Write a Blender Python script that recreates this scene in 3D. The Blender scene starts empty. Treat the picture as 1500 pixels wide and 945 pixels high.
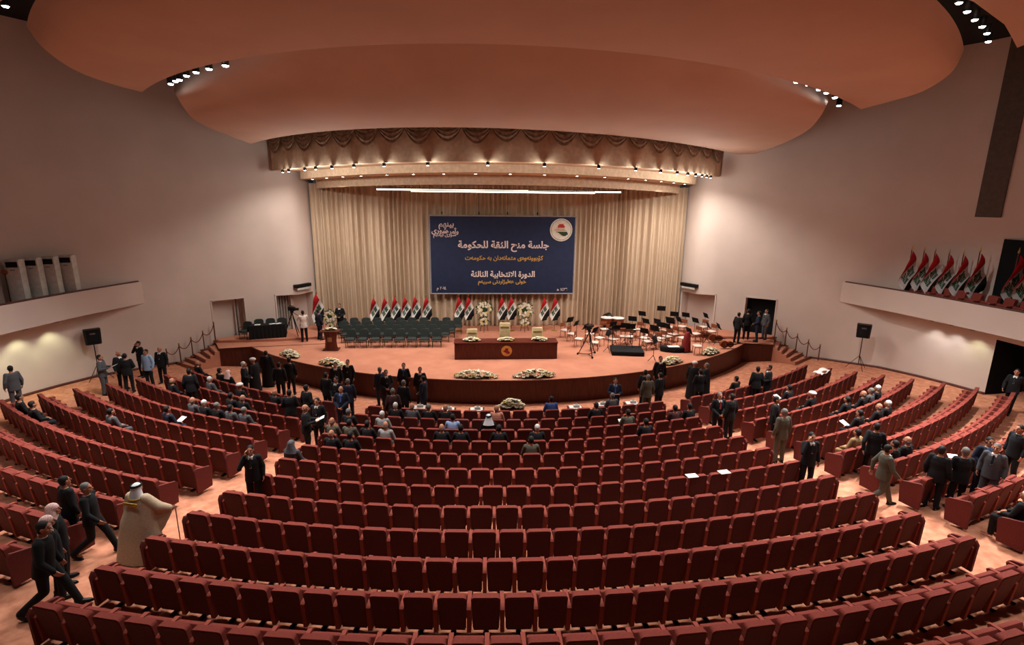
import bpy, bmesh, math, random
from math import sin, cos, pi, radians as RAD
from mathutils import Vector, Matrix
rnd = random.Random(7)
scn = bpy.context.scene
COL = scn.collection
# ---------------------------------------------------------------- camera
CM = [[0.998023, -0.062001, 0.010248], [0.004219, 0.2288, 0.973464], [-0.0627, -0.971497, 0.228609], [-1.431926, 0.0, 8.95]]
cd = bpy.data.cameras.new('camera'); cam = bpy.data.objects.new('camera', cd); COL.objects.link(cam)
mw = Matrix.Identity(4)
for c_ in range(4):
    for r_ in range(3):
        mw[r_][c_] = CM[c_][r_]
cam.matrix_world = mw
cd.sensor_width = 36.0; cd.lens = 771.657 * 36.0 / 1500.0
cd.clip_start = .05; cd.clip_end = 300
scn.camera = cam
# ---------------------------------------------------------------- light, exposure
scn.view_settings.view_transform = 'Standard'; scn.view_settings.look = 'None'
scn.view_settings.gamma = 1.0; scn.view_settings.use_curve_mapping = False
scn.view_settings.exposure = 0.0
wd = bpy.data.worlds.new('world'); scn.world = wd; wd.use_nodes = True
wd.node_tree.nodes['Background'].inputs[0].default_value = (.88, .92, 1.0, 1)
wd.node_tree.nodes['Background'].inputs[1].default_value = .03
scn.cycles.max_bounces = 8; scn.cycles.diffuse_bounces = 5; scn.cycles.glossy_bounces = 2
scn.cycles.use_denoising = True; scn.cycles.sample_clamp_indirect = 4.0
scn.cycles.caustics_reflective = False; scn.cycles.caustics_refractive = False
W_STAGE = 410.0      # downlights over the stage
W_VALANCE = 38.0     # little downlights under the first valance
W_HOUSE = 1200.0      # house downlights in the ceiling gaps
W_BALC = 75.0        # lamps under the balconies
WARM = (1.0, .92, .84); NEUT = (1.0, .97, .93); GREENISH = (.93, 1.0, .62)

DD = 40.8478; R0 = 34.0965; DR = 1.03609      # the hall's centre line is x=0, its rows are circles about (0, DD)
FZ = [0.0, 0.067, 0.1197, 0.1718, 0.2233, 0.2741, 0.3244, 0.374, 0.423, 0.4715, 0.5193, 0.5664, 0.613, 0.659, 0.7043, 0.749, 0.7932, 0.8367, 0.8795, 0.9218, 0.9635, 1.0045, 1.0449, 1.0848, 1.124, 1.1626, 1.2005, 1.2379, 1.2746, 1.3108, 1.3463, 1.3812, 1.4155, 1.4492, 1.4823, 1.5147, 1.5465, 1.5778, 1.6084, 1.6384, 1.6678, 1.6965, 1.7247, 1.7522, 1.7792, 1.8055, 1.8312, 1.8563, 1.8807, 1.9046, 1.9278, 1.9505, 1.9725, 1.9939, 2.0147, 2.0349]
def floor_z(r):
    if r <= 18.9: return 0.0
    t = (r - 18.9) / .5; i = int(t)
    if i >= len(FZ) - 1: return FZ[-1]
    return FZ[i] + (FZ[i+1] - FZ[i]) * (t - i)
def pol(r, deg, z=0.0):
    a = RAD(deg); return Vector((r*sin(a), DD - r*cos(a), z))
STAGE = 1.1
# ---------------------------------------------------------------- materials
def lin(c): return tuple(((x/255)/12.92 if x/255 <= .04045 else (((x/255)+.055)/1.055)**2.4) for x in c)
MATS = {}
def mat(name, c, rough=.7, c2=None, scale=6.0, metal=0.0, bump=0.0, emit=0.0, sheen=0.0, detail=4.0, stretch=None, spec=.3):
    if name in MATS: return MATS[name]
    m = bpy.data.materials.new(name); m.use_nodes = True; n = m.node_tree.nodes; l = m.node_tree.links
    b = n['Principled BSDF']; b.inputs['Roughness'].default_value = rough; b.inputs['Metallic'].default_value = metal
    b.inputs['Specular IOR Level'].default_value = spec
    col = lin(c) + (1,)
    b.inputs['Base Color'].default_value = col
    if sheen: b.inputs['Sheen Weight'].default_value = sheen
    if c2 is None: c2 = tuple(x*.9 for x in c)
    tc = n.new('ShaderNodeTexCoord'); mp = n.new('ShaderNodeMapping'); nz = n.new('ShaderNodeTexNoise'); rp = n.new('ShaderNodeValToRGB')
    if stretch: mp.inputs['Scale'].default_value = stretch
    nz.inputs['Scale'].default_value = scale; nz.inputs['Detail'].default_value = detail
    rp.color_ramp.elements[0].position = .35; rp.color_ramp.elements[1].position = .68
    rp.color_ramp.elements[0].color = lin(c2) + (1,); rp.color_ramp.elements[1].color = col
    l.new(tc.outputs['Object'], mp.inputs[0]); l.new(mp.outputs[0], nz.inputs['Vector']); l.new(nz.outputs[0], rp.inputs[0]); l.new(rp.outputs[0], b.inputs['Base Color'])
    if bump:
        bp = n.new('ShaderNodeBump'); bp.inputs['Strength'].default_value = bump; bp.inputs['Distance'].default_value = .02
        l.new(nz.outputs[0], bp.inputs['Height']); l.new(bp.outputs[0], b.inputs['Normal'])
    if emit:
        b.inputs['Emission Color'].default_value = col; b.inputs['Emission Strength'].default_value = emit
    MATS[name] = m; return m
CARPET = mat('orange_carpet', (200, 136, 106), .95, (168, 106, 80), 4.5, bump=.25, detail=10)
STAGECARPET = mat('stage_carpet', (184, 124, 99), .95, (172, 112, 89), 1.4, bump=.2, detail=8)
WALLM = mat('beige_plaster', (204, 188, 178), .85, (198, 182, 172), .7)
WALLD = mat('dark_plaster', (92, 82, 76), .9)
CLOUDM = mat('ceiling_plaster', (186, 156, 138), .8, (180, 150, 132), .5)
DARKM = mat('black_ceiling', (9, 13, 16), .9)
WOOD = mat('dark_wood', (92, 44, 32), .45, (70, 32, 24), 3, stretch=(6, 6, .6))
DESKW = mat('desk_wood', (96, 42, 28), .4, (74, 30, 20), 4, stretch=(6, 6, .6))
SEATF = mat('red_upholstery', (124, 51, 41), .9, (112, 45, 36), 30)
SEATD = mat('maroon_back_shaded', (88, 41, 39), .85, (79, 36, 34), 30)  # upholstery red darkened; the shade on the seat backs is in the colour
SEATA = mat('armrest_upholstery', (140, 64, 50), .85, (128, 56, 43), 30)
METALB = mat('black_metal', (22, 22, 24), .45, metal=.4)
BLACKF = mat('black_fabric', (16, 17, 20), .9)
STEEL = mat('grey_steel', (130, 130, 130), .4, metal=.8)
SEATE = mat('maroon_end_panel', (104, 43, 38), .85, (94, 38, 33), 30)
GOLD = mat('gold_brass', (190, 150, 70), .35, metal=.6)
WHITE = mat('white_paper', (236, 232, 226), .8)
WHITEPL = mat('white_plastic', (205, 204, 196), .5)
CURT = mat('beige_curtain', (198, 177, 152), .8, (182, 160, 136), 5, stretch=(8, 8, .3))
VAL = mat('cream_valance', (216, 190, 160), .75)
SWAGM = mat('swag_cloth', (170, 150, 126), .8, (120, 100, 82), 6)
GREEN = mat('leaf_green', (52, 78, 40), .7, (36, 58, 28), 20)
PETAL = mat('white_petals', (240, 238, 222), .7, (226, 222, 196), 30)
YELLOWP = mat('cream_petals', (226, 210, 140), .7)
BANNER = mat('navy_banner', (34, 44, 74), .8, (30, 39, 66), 3)
GOLDTX = mat('gold_lettering', (202, 160, 84), .8)
WHITETX = mat('white_lettering', (232, 214, 210), .8)
FRED = mat('flag_red', (176, 26, 34), .8); FWHT = mat('flag_white', (226, 222, 218), .8); FBLK = mat('flag_black', (18, 18, 22), .8)
FGRN = mat('flag_script', (38, 84, 56), .8)
SKIN = mat('skin', (176, 122, 96), .6, (164, 110, 86), 20); DARKEYE = mat('eye_dark', (30, 22, 20), .5); LIPS = mat('lips', (140, 82, 70), .6)
LAMPE = mat('lamp_glow', (255, 244, 226), .5, emit=22.0); LAMPC = mat('lamp_glow_cool', (245, 250, 255), .5, emit=34.0)
TUBEE = mat('tube_glow', (255, 238, 210), .5, emit=5.0)
CREAM = mat('cream_leather', (216, 196, 150), .6)
CHAIRF = mat('charcoal_upholstery', (46, 54, 52), .85, (38, 45, 44), 20)
COPPER = mat('copper_bowl', (136, 74, 48), .35, metal=.6)
VARNISH = mat('varnished_wood', (120, 58, 32), .35, (92, 42, 22), 5)
CHAIRW = mat('chair_wood', (132, 72, 46), .5); CHAIRS = mat('white_seat_pad', (222, 208, 198), .7)
MAROONCASE = mat('maroon_cloth', (130, 40, 40), .8)
BLIND = mat('blind_dark', (58, 54, 54), .8); BLINDL = mat('blind_light', (150, 138, 128), .8)
ROPE = mat('red_rope', (112, 40, 32), .8); POSTW = mat('post_brown', (96, 52, 38), .5)
# ---------------------------------------------------------------- mesh builder
class MB:
    def __init__(s): s.v = []; s.f = []; s.mi = []; s.m = 0; s.M = Matrix.Identity(4)
    def add(s, vs, fs):
        b = len(s.v)
        s.v += [s.M @ Vector(v) for v in vs]
        for f in fs: s.f.append(tuple(b+i for i in f)); s.mi.append(s.m)
    def box(s, c, d, bev=0.0, rz=0.0, seg=2):
        bm = bmesh.new(); bmesh.ops.create_cube(bm, size=1.0)
        for v in bm.verts: v.co = Vector((v.co.x*d[0], v.co.y*d[1], v.co.z*d[2]))
        if bev: bmesh.ops.bevel(bm, geom=bm.edges[:], offset=bev, segments=seg, affect='EDGES', profile=.5)
        T = Matrix.Translation(c) @ Matrix.Rotation(rz, 4, 'Z')
        bm.verts.index_update()
        s.add([T @ v.co for v in bm.verts], [[v.index for v in f.verts] for f in bm.faces]); bm.free()
        return s
    def tube(s, pts, rad, n=8, cap=True):
        pts = [Vector(p) for p in pts]
        if not hasattr(rad, '__len__'): rad = [rad]*len(pts)
        vs = []; fs = []
        t0 = (pts[1]-pts[0]).normalized()
        up = Vector((0, 0, 1)) if abs(t0.z) < .9 else Vector((1, 0, 0))
        x = t0.cross(up).normalized()
        for i, p in enumerate(pts):
            t = (pts[min(i+1, len(pts)-1)] - pts[max(i-1, 0)]).normalized()
            x = (x - t*x.dot(t)).normalized(); y = t.cross(x)
            for k in range(n):
                a = 2*pi*k/n; vs.append(p + (x*cos(a) + y*sin(a))*rad[i])
        for i in range(len(pts)-1):
            for k in range(n):
                fs.append((i*n+k, i*n+(k+1) % n, (i+1)*n+(k+1) % n, (i+1)*n+k))
        if cap: fs.append(tuple(range(n))[::-1]); fs.append(tuple((len(pts)-1)*n+k for k in range(n)))
        s.add(vs, fs); return s
    def lathe(s, prof, n=20, c=(0, 0, 0), sx=1.0, sy=1.0, cap=True):
        vs = []; fs = []
        for (r, z) in prof:
            for k in range(n):
                a = 2*pi*k/n; vs.append((c[0]+r*cos(a)*sx, c[1]+r*sin(a)*sy, c[2]+z))
        for i in range(len(prof)-1):
            for k in range(n): fs.append((i*n+k, i*n+(k+1) % n, (i+1)*n+(k+1) % n, (i+1)*n+k))
        if cap: fs.append(tuple(range(n))[::-1]); fs.append(tuple((len(prof)-1)*n+k for k in range(n)))
        s.add(vs, fs); return s
    def ell(s, c, r, nu=14, nv=9):
        prof = [(sin(pi*(i+.001)/(nv+.002)), -cos(pi*(i+.001)/(nv+.002))) for i in range(nv+1)]
        vs = []; fs = []
        for (q, z) in prof:
            for k in range(nu):
                a = 2*pi*k/nu; vs.append((c[0]+q*cos(a)*r[0], c[1]+q*sin(a)*r[1], c[2]+z*r[2]))
        for i in range(nv):
            for k in range(nu): fs.append((i*nu+k, i*nu+(k+1) % nu, (i+1)*nu+(k+1) % nu, (i+1)*nu+k))
        fs.append(tuple(range(nu))[::-1]); fs.append(tuple(nv*nu+k for k in range(nu)))
        s.add(vs, fs); return s
    def caps(s, a, b, ra, rb, n=12, fl=1.0):
        a = Vector(a); b = Vector(b); t = b-a
        L_ = t.length; t.normalize(); up = Vector((0, 1, 0)) if abs(t.y) < .9 else Vector((1, 0, 0))
        x = t.cross(up).normalized(); y = t.cross(x)
        rings = []
        for i in range(5): q = pi/2*(i/4.0); rings.append((a - t*ra*cos(q), ra*max(sin(q), .02)))
        for i in range(5): q = pi/2*(i/4.0); rings.append((b + t*rb*sin(q), rb*max(cos(q), .02)))
        vs = []; fs = []
        for p, r in rings:
            for k in range(n):
                w = 2*pi*k/n; vs.append(p + x*cos(w)*r + y*sin(w)*r*fl)
        for i in range(len(rings)-1):
            for k in range(n): fs.append((i*n+k, i*n+(k+1) % n, (i+1)*n+(k+1) % n, (i+1)*n+k))
        fs.append(tuple(range(n))[::-1]); fs.append(tuple((len(rings)-1)*n+k for k in range(n)))
        s.add(vs, fs); return s
    def rings(s, rs, n=20):      # rs: (centre, rx, ry) stacked cross-sections
        vs = []; fs = []
        for (c, rx, ry) in rs:
            for k in range(n):
                a = 2*pi*k/n; vs.append((c[0]+rx*cos(a), c[1]+ry*sin(a), c[2]))
        for i in range(len(rs)-1):
            for k in range(n): fs.append((i*n+k, i*n+(k+1) % n, (i+1)*n+(k+1) % n, (i+1)*n+k))
        fs.append(tuple(range(n))[::-1]); fs.append(tuple((len(rs)-1)*n+k for k in range(n)))
        s.add(vs, fs); return s
    def prism(s, poly, fn0, fn1):
        n = len(poly); vs = [fn0(*p) for p in poly] + [fn1(*p) for p in poly]
        fs = [tuple(range(n))[::-1], tuple(range(n, 2*n))] + [(i, (i+1) % n, n+(i+1) % n, n+i) for i in range(n)]
        s.add(vs, fs); return s
    def grid(s, fn, nu, nv, wrap=False):
        vs = [fn(i/nu, j/nv) for j in range(nv+1) for i in range(nu+1)]
        fs = [(j*(nu+1)+i, j*(nu+1)+i+1, (j+1)*(nu+1)+i+1, (j+1)*(nu+1)+i) for j in range(nv) for i in range(nu)]
        s.add(vs, fs); return s
    def mesh(s, name, mats, smooth=True, ang=38):
        me = bpy.data.meshes.new(name); me.from_pydata([tuple(v) for v in s.v], [], s.f)
        for m in (mats if isinstance(mats, (list, tuple)) else [mats]): me.materials.append(m)
        me.polygons.foreach_set('material_index', s.mi)
        bm = bmesh.new(); bm.from_mesh(me); bmesh.ops.recalc_face_normals(bm, faces=bm.faces[:]); bm.to_mesh(me); bm.free()
        me.polygons.foreach_set('use_smooth', [smooth]*len(me.polygons))
        if smooth: me.set_sharp_from_angle(angle=RAD(ang))
        me.update(); return me
    def weld(s, d=.001):
        bm = bmesh.new(); me = bpy.data.meshes.new('t'); me.from_pydata([tuple(v) for v in s.v], [], s.f); bm.from_mesh(me)
        bmesh.ops.remove_doubles(bm, verts=bm.verts[:], dist=d); bm.verts.index_update()
        s.v = [v.co.copy() for v in bm.verts]; s.f = [tuple(v.index for v in f.verts) for f in bm.faces]; s.mi = [0]*len(s.f); bm.free(); bpy.data.meshes.remove(me); return s
    def build(s, name, mats, parent=None, smooth=True, solid=0.0, ang=38):
        return link(name, s.mesh(name, mats, smooth, ang), parent, solid)
def link(name, me, parent=None, solid=0.0):
    o = bpy.data.objects.new(name, me); COL.objects.link(o)
    if parent: o.parent = parent
    if solid:
        sm = o.modifiers.new('thickness', 'SOLIDIFY'); sm.thickness = solid; sm.offset = 0
    return o
def tag(o, label=None, cat=None, group=None, kind=None):
    if label: o['label'] = label
    if cat: o['category'] = cat
    if group: o['group'] = group
    if kind: o['kind'] = kind
    return o
def thing(name, label, cat, loc=(0, 0, 0), rz=0.0, group=None, kind=None, s=1.0):
    o = bpy.data.objects.new(name, None); COL.objects.link(o); o.empty_display_size = .1
    o.location = loc; o.rotation_euler = (0, 0, rz); o.scale = (s, s, s)
    return tag(o, label, cat, group, kind)
def dup(src, loc, rz, label=None, s=None):
    c = src.copy(); COL.objects.link(c); c.location = loc; c.rotation_euler = (0, 0, rz)
    if label: c['label'] = label
    if s: c.scale = (s, s, s)
    for ch in src.children: dup_child(ch, c)
    return c
def dup_child(ch, par):
    d = ch.copy(); COL.objects.link(d); d.parent = par
    for g in ch.children: dup_child(g, d)
ORD = 'zeroth first second third fourth fifth sixth seventh eighth ninth tenth eleventh twelfth thirteenth fourteenth fifteenth sixteenth seventeenth eighteenth nineteenth twentieth'.split()
def ordn(n):
    if n <= 20: return ORD[n]
    if n == 30: return 'thirtieth'
    return ('twenty-' if n < 30 else 'thirty-') + ORD[n % 10]
def spot(name, loc, target, watt, deg, blend=.6, col=WARM, rad=.06, parent=None):
    ld = bpy.data.lights.new(name, 'SPOT'); ld.energy = watt; ld.color = col; ld.spot_size = RAD(deg); ld.spot_blend = blend; ld.shadow_soft_size = rad
    o = bpy.data.objects.new(name, ld); COL.objects.link(o)
    if parent: o.parent = parent
    o.location = loc; o.rotation_euler = (Vector(target)-Vector(loc)).to_track_quat('-Z', 'Y').to_euler()
    return o
# ---------------------------------------------------------------- floor and walls
mb = MB()
nr, nt = 70, 96
mb.grid(lambda u, v: pol(17.5+v*29, -64+u*128, floor_z(17.5+v*29)), nt, nr)
tag(mb.build('floor', CARPET), 'orange carpet floor rising toward the back of the hall', 'floor', kind='structure')

WALL = [(20.4, 3), (20.4, 12), (20.35, 18), (20.2, 20), (20, 21.5), (19.7, 23), (19.2, 24.7), (17.9, 26.8), (16.5, 28.6), (15, 29.8), (13.5, 30.7), (12, 31.3), (11.5, 32.3), (11.4, 33.6)]
UP = [(17.95, 26.7), (19.1, 25.2), (20.3, 23.3), (21.2, 21), (21.8, 18), (22.2, 12), (22.4, 3)]
TOPZ = 15.7
def wpt(s, side, poly=WALL):
    s = max(0.0, min(s, len(poly)-1.0)); i = min(int(s), len(poly)-2); t = s-i
    a, b = poly[i], poly[i+1]; return Vector((side*(a[0]+(b[0]-a[0])*t), a[1]+(b[1]-a[1])*t, 0))
def wnorm(s, side):          # outward, away from the hall
    i = min(int(s), len(WALL)-2); a, b = WALL[i], WALL[i+1]
    t = Vector((b[0]-a[0], b[1]-a[1], 0)).normalized(); n = Vector((t.y, -t.x, 0))
    if n.x < 0: n = -n
    return Vector((side*n.x, n.y, 0))
DOORS = {'L1': [8.392, 9.248], 'L2': [10.228, 12.0], 'R1': [8.437, 9.315], 'R2': [10.328, 12.0]}
S_TIP = 6.95
def build_wall(side, nm):
    doors = [(DOORS[k][0], DOORS[k][1], 3.36 if k[1] == '1' else 3.34, k) for k in DOORS if k[0] == nm]
    brk = sorted(set([float(i) for i in range(len(WALL))] + [S_TIP] + [d for D_ in doors for d in D_[:2]]))
    mb = MB()
    for a, b in zip(brk[:-1], brk[1:]):
        if b <= S_TIP + 1e-6:
            z0, z1 = -.3, 3.8
            if nm == 'R' and b <= 3.0 and a >= 1.99:      # the dark doorway below the right balcony
                z0 = 3.42
            if nm == 'R' and a < 1.99: z0, z1 = -.3, 3.8
        else: z0, z1 = -.3, 3.8
        for d in doors:
            if a >= d[0]-1e-6 and b <= d[1]+1e-6: z0 = d[2]
        p, q = wpt(a, side), wpt(b, side)
        n = max(1, int((z1-z0)/1.5))
        mb.grid(lambda u, v: (p.x+(q.x-p.x)*u, p.y+(q.y-p.y)*u, z0+(z1-z0)*v), 1, n)
    # upper wall set back behind the balcony
    upper = [Vector((side*a, b, 0)) for a, b in UP[::-1]] + [wpt(x, side) for x in brk if x > S_TIP+1e-6]
    for p, q in zip(upper[:-1], upper[1:]):
        mb.grid(lambda u, v: (p.x+(q.x-p.x)*u, p.y+(q.y-p.y)*u, 3.8+(TOPZ-3.8)*v), 1, 8)
    w = mb.weld().build('wall_left' if side < 0 else 'wall_right', WALLM, ang=50)
    tag(w, ('left' if side < 0 else 'right') + ' side wall of beige plaster curving in to the stage', 'wall', kind='structure')
    # stage doors: reveals and backs
    for k, d in enumerate(doors):
        p, q = wpt(d[0], side), wpt(d[1], side); n = wnorm((d[0]+d[1])/2, side); z = d[2]
        dep = .55
        t = thing('door_%d' % (k+1 + (0 if side < 0 else 2)), None, 'door', kind='structure')
        t['label'] = {'L1': 'tall pale recessed door in the left wall by the stairs', 'L2': 'wide recessed opening in the left wall beside the curtain', 'R1': 'dark open doorway in the right wall at stage level', 'R2': 'wide pale recessed opening in the right wall behind the music stands'}[d[3]]
        m1 = MB()
        for e in (p, q): m1.add([(e.x, e.y, .9), (e.x+n.x*dep, e.y+n.y*dep, .9), (e.x+n.x*dep, e.y+n.y*dep, z), (e.x, e.y, z)], [(0, 1, 2, 3)])
        m1.add([(p.x, p.y, z), (q.x, q.y, z), (q.x+n.x*dep, q.y+n.y*dep, z), (p.x+n.x*dep, p.y+n.y*dep, z)], [(0, 1, 2, 3)])
        m1.build('reveal', WALLM, t, smooth=False)
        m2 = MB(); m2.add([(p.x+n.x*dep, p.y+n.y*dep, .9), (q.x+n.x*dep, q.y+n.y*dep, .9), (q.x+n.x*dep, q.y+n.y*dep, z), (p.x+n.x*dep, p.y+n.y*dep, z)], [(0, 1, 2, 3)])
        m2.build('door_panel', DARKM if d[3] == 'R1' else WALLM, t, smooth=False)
        m3 = MB()
        e0 = p + (p-q).normalized()*.07; e1 = q + (q-p).normalized()*.07; off = -n*.025
        for a, b in ((e0, p), (q, e1)):
            m3.prism([(0, 0)]*0 or [(a.x, a.y), (b.x, b.y), (b.x+off.x, b.y+off.y), (a.x+off.x, a.y+off.y)], lambda x, y: (x, y, 1.1), lambda x, y: (x, y, z+.07))
        m3.prism([(e0.x, e0.y), (e1.x, e1.y), (e1.x+off.x, e1.y+off.y), (e0.x+off.x, e0.y+off.y)], lambda x, y: (x, y, z), lambda x, y: (x, y, z+.08))
        m3.build('door_frame', WALLM, t, smooth=False)
        if d[3] == 'L1':
            m4 = MB(); c = p.lerp(q, .78) + n*.3; m4.tube([(c.x, c.y, 1.2), (c.x, c.y, z-.05)], .05); m4.build('door_edge', WALLD, t)
        if d[3] == 'L2':
            m4 = MB(); m4.m = 0
            for i in range(11):
                c = p.lerp(q, .03+i*.036) + n*.3; m4.m = i % 2; dirv = (q-p).normalized()
                m4.box((c.x, c.y, 2.35), (.045, .012, 1.95), rz=math.atan2(dirv.y, dirv.x))
            m4.build('vertical_blind', [BLIND, BLINDL], t, smooth=False)
            m5 = MB(); c = p.lerp(q, .5)+n*.3; m5.box((c.x, c.y, 2.2), (.16, .2, 2.3), rz=.5); m5.build('centre_post', WALLM, t, smooth=False)
    # skirting
    mb = MB(); lo = 2.0 if side < 0 else 3.0
    pts = [wpt(x, side)-wnorm(x, side)*.02 for x in [lo+i*.25 for i in range(int((8.3-lo)/.25)+1)]]
    zs = [floor_z((Vector((p.x, p.y-DD, 0))).length) for p in pts]
    mb.grid(lambda u, v: (pts[round(u*(len(pts)-1))].x, pts[round(u*(len(pts)-1))].y, zs[round(u*(len(pts)-1))]-.05+v*.16), len(pts)-1, 1)
    tag(mb.build('baseboard_left' if side < 0 else 'baseboard_right', WOOD, solid=.03), 'dark wooden skirting along the foot of the ' + ('left' if side < 0 else 'right') + ' wall', 'baseboard', kind='structure')
build_wall(-1, 'L'); build_wall(1, 'R')
# dark room behind the right lower doorway
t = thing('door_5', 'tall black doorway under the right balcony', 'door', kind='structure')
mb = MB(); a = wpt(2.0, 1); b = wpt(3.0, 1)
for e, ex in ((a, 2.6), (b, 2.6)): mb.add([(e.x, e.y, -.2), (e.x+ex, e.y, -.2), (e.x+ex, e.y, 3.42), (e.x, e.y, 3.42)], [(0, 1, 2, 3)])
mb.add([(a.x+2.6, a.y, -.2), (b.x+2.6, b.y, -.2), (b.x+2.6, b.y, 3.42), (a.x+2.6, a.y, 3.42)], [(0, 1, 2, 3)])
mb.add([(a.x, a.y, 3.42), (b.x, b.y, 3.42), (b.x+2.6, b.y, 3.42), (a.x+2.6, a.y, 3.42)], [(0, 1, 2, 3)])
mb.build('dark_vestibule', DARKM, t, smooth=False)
# dark slot in the upper right wall and the dark balcony doorway
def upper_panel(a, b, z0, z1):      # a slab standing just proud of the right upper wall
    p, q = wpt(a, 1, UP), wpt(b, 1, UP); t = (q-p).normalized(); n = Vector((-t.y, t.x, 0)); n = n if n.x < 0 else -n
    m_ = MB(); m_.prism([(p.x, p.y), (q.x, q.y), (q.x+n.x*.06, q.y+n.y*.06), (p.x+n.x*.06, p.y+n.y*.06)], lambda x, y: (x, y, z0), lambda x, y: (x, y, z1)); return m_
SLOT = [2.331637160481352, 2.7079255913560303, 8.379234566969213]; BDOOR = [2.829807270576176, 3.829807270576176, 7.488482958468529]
tag(upper_panel(SLOT[0], SLOT[1], SLOT[2], TOPZ-.02).build('trim_1', WALLD, smooth=False), 'tall dark vertical strip high on the right wall', 'wall strip', kind='structure')
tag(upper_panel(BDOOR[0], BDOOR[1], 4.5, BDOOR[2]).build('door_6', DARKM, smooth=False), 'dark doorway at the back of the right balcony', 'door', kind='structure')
# black upper ceiling
mb = MB(); mb.grid(lambda u, v: (-26+52*u, -6+44*v, TOPZ), 8, 8)
tag(mb.build('ceiling', DARKM), 'black ceiling void above the plaster clouds', 'ceiling', kind='structure')
# ---------------------------------------------------------------- ceiling clouds
def arc3(Lp, Cp, Rp, t):
    Lp, Cp, Rp = Vector(Lp), Vector(Cp), Vector(Rp)
    return Cp + (Rp-Lp)/2*t + ((Lp+Rp)/2-Cp)*t*t
def smooth_pts(P, n):
    P = [Vector(p) for p in P]; out = []
    for i in range(n+1):
        t = i/n*(len(P)-1); k = min(int(t), len(P)-2); f = t-k
        p0, p1, p2, p3 = P[max(k-1, 0)], P[k], P[k+1], P[min(k+2, len(P)-1)]
        out.append(.5*((2*p1)+(p2-p0)*f+(2*p0-5*p1+4*p2-p3)*f*f+(3*p1-p0-3*p2+p3)*f**3))
    return out
def cloud(name, Ls, Cs, Rs, label, n=24):
    A, B, C_ = smooth_pts(Ls, n), smooth_pts(Rs, n), smooth_pts(Cs, n)
    mb = MB(); mb.grid(lambda u, v: arc3(A[round(v*n)], C_[round(v*n)], B[round(v*n)], 2*u-1), 64, n)
    # return lip at the low edge, so that the shell has an edge of its own
    e = [arc3(A[0], C_[0], B[0], 2*i/64-1) for i in range(65)]
    mb.grid(lambda u, v: (e[round(u*64)].x, e[round(u*64)].y+.05*v, e[round(u*64)].z+.55*v), 64, 1)
    o = mb.build(name, CLOUDM, ang=60)
    tag(o, label, 'ceiling', kind='structure'); return e
C2L = [[-13.051, 29.18, 11.55], [-12.453, 24.397, 11.6], [-12.275, 22.24, 11.75], [-12.092, 21.253, 11.95], [-11.678, 19.954, 12.2], [-11.957, 20.347, 12.55], [-11.957, 20.775, 12.9]]; C2R = [[14.652, 32.27, 11.55], [13.064, 25.933, 11.6], [11.961, 22.017, 11.75], [11.062, 19.797, 11.95], [10.605, 18.779, 12.2], [11.091, 19.472, 12.55], [11.155, 19.879, 12.9]]; C2C = [[-0.525, 21.369, 11.58]]
C1L = [[-12.991, 20.253, 12.4], [-13.145, 18.83, 12.4], [-13.126, 17.356, 12.46], [-12.695, 15.711, 12.62], [-12.593, 15.118, 13.0]]; C1R = [[13.082, 20.473, 12.4], [12.932, 18.629, 12.4], [12.84, 17.301, 12.46], [12.217, 15.657, 12.62], [11.754, 14.838, 13.0]]; C1C = [[-0.881, 13.225, 12.4]]
c = C2C[0]; C2P = [c, (c[0], c[1]-1.8, c[2]+.32), (c[0], c[1]-3.4, c[2]+.72), (c[0], c[1]-4.8, c[2]+1.15), (c[0], c[1]-5.9, c[2]+1.6), (c[0], c[1]-6.8, c[2]+2.1), (c[0], c[1]-7.4, c[2]+2.7)]
cloud('ceiling_cloud', C2L, C2P, C2R, 'curved plaster ceiling cloud just before the stage')
c = C1C[0]; C1P = [c, (c[0], c[1]-1.6, c[2]+.02), (c[0], c[1]-3.0, c[2]+.08), (c[0], c[1]-4.2, c[2]+.24), (c[0], c[1]-5.1, c[2]+.6)]
EDGE1 = cloud('ceiling_cloud', C1L, C1P, C1R, 'larger curved plaster ceiling cloud above the middle of the seating')
C0R = [[13.952, 15.525, 13.3], [11.737, 13.726, 13.3], [9.382, 12.222, 13.3]]
p0, p1, p2 = [Vector(p) for p in C0R]
mb = MB()
def c0(u, v):
    t = abs(2*u-1); s = 1 if u > .5 else -1
    # front edge: from the side wall in toward the centre, rising back over the camera
    if t > .55: f = (1-t)/.45; e = p0.lerp(p1, f*1.2) if f < .5 else p1.lerp(p2, (f-.5)*2)
    else: e = p2 + Vector((-(.55-t)/.55*p2.x, -(.55-t)*6.0, 0))
    return (s*abs(e.x), e.y-v*9, e.z+v*1.0)
mb.grid(c0, 60, 6)
tag(mb.build('ceiling_cloud', CLOUDM, ang=60), 'plaster ceiling cloud overhead at the top corner of the hall', 'ceiling', kind='structure')
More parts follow.
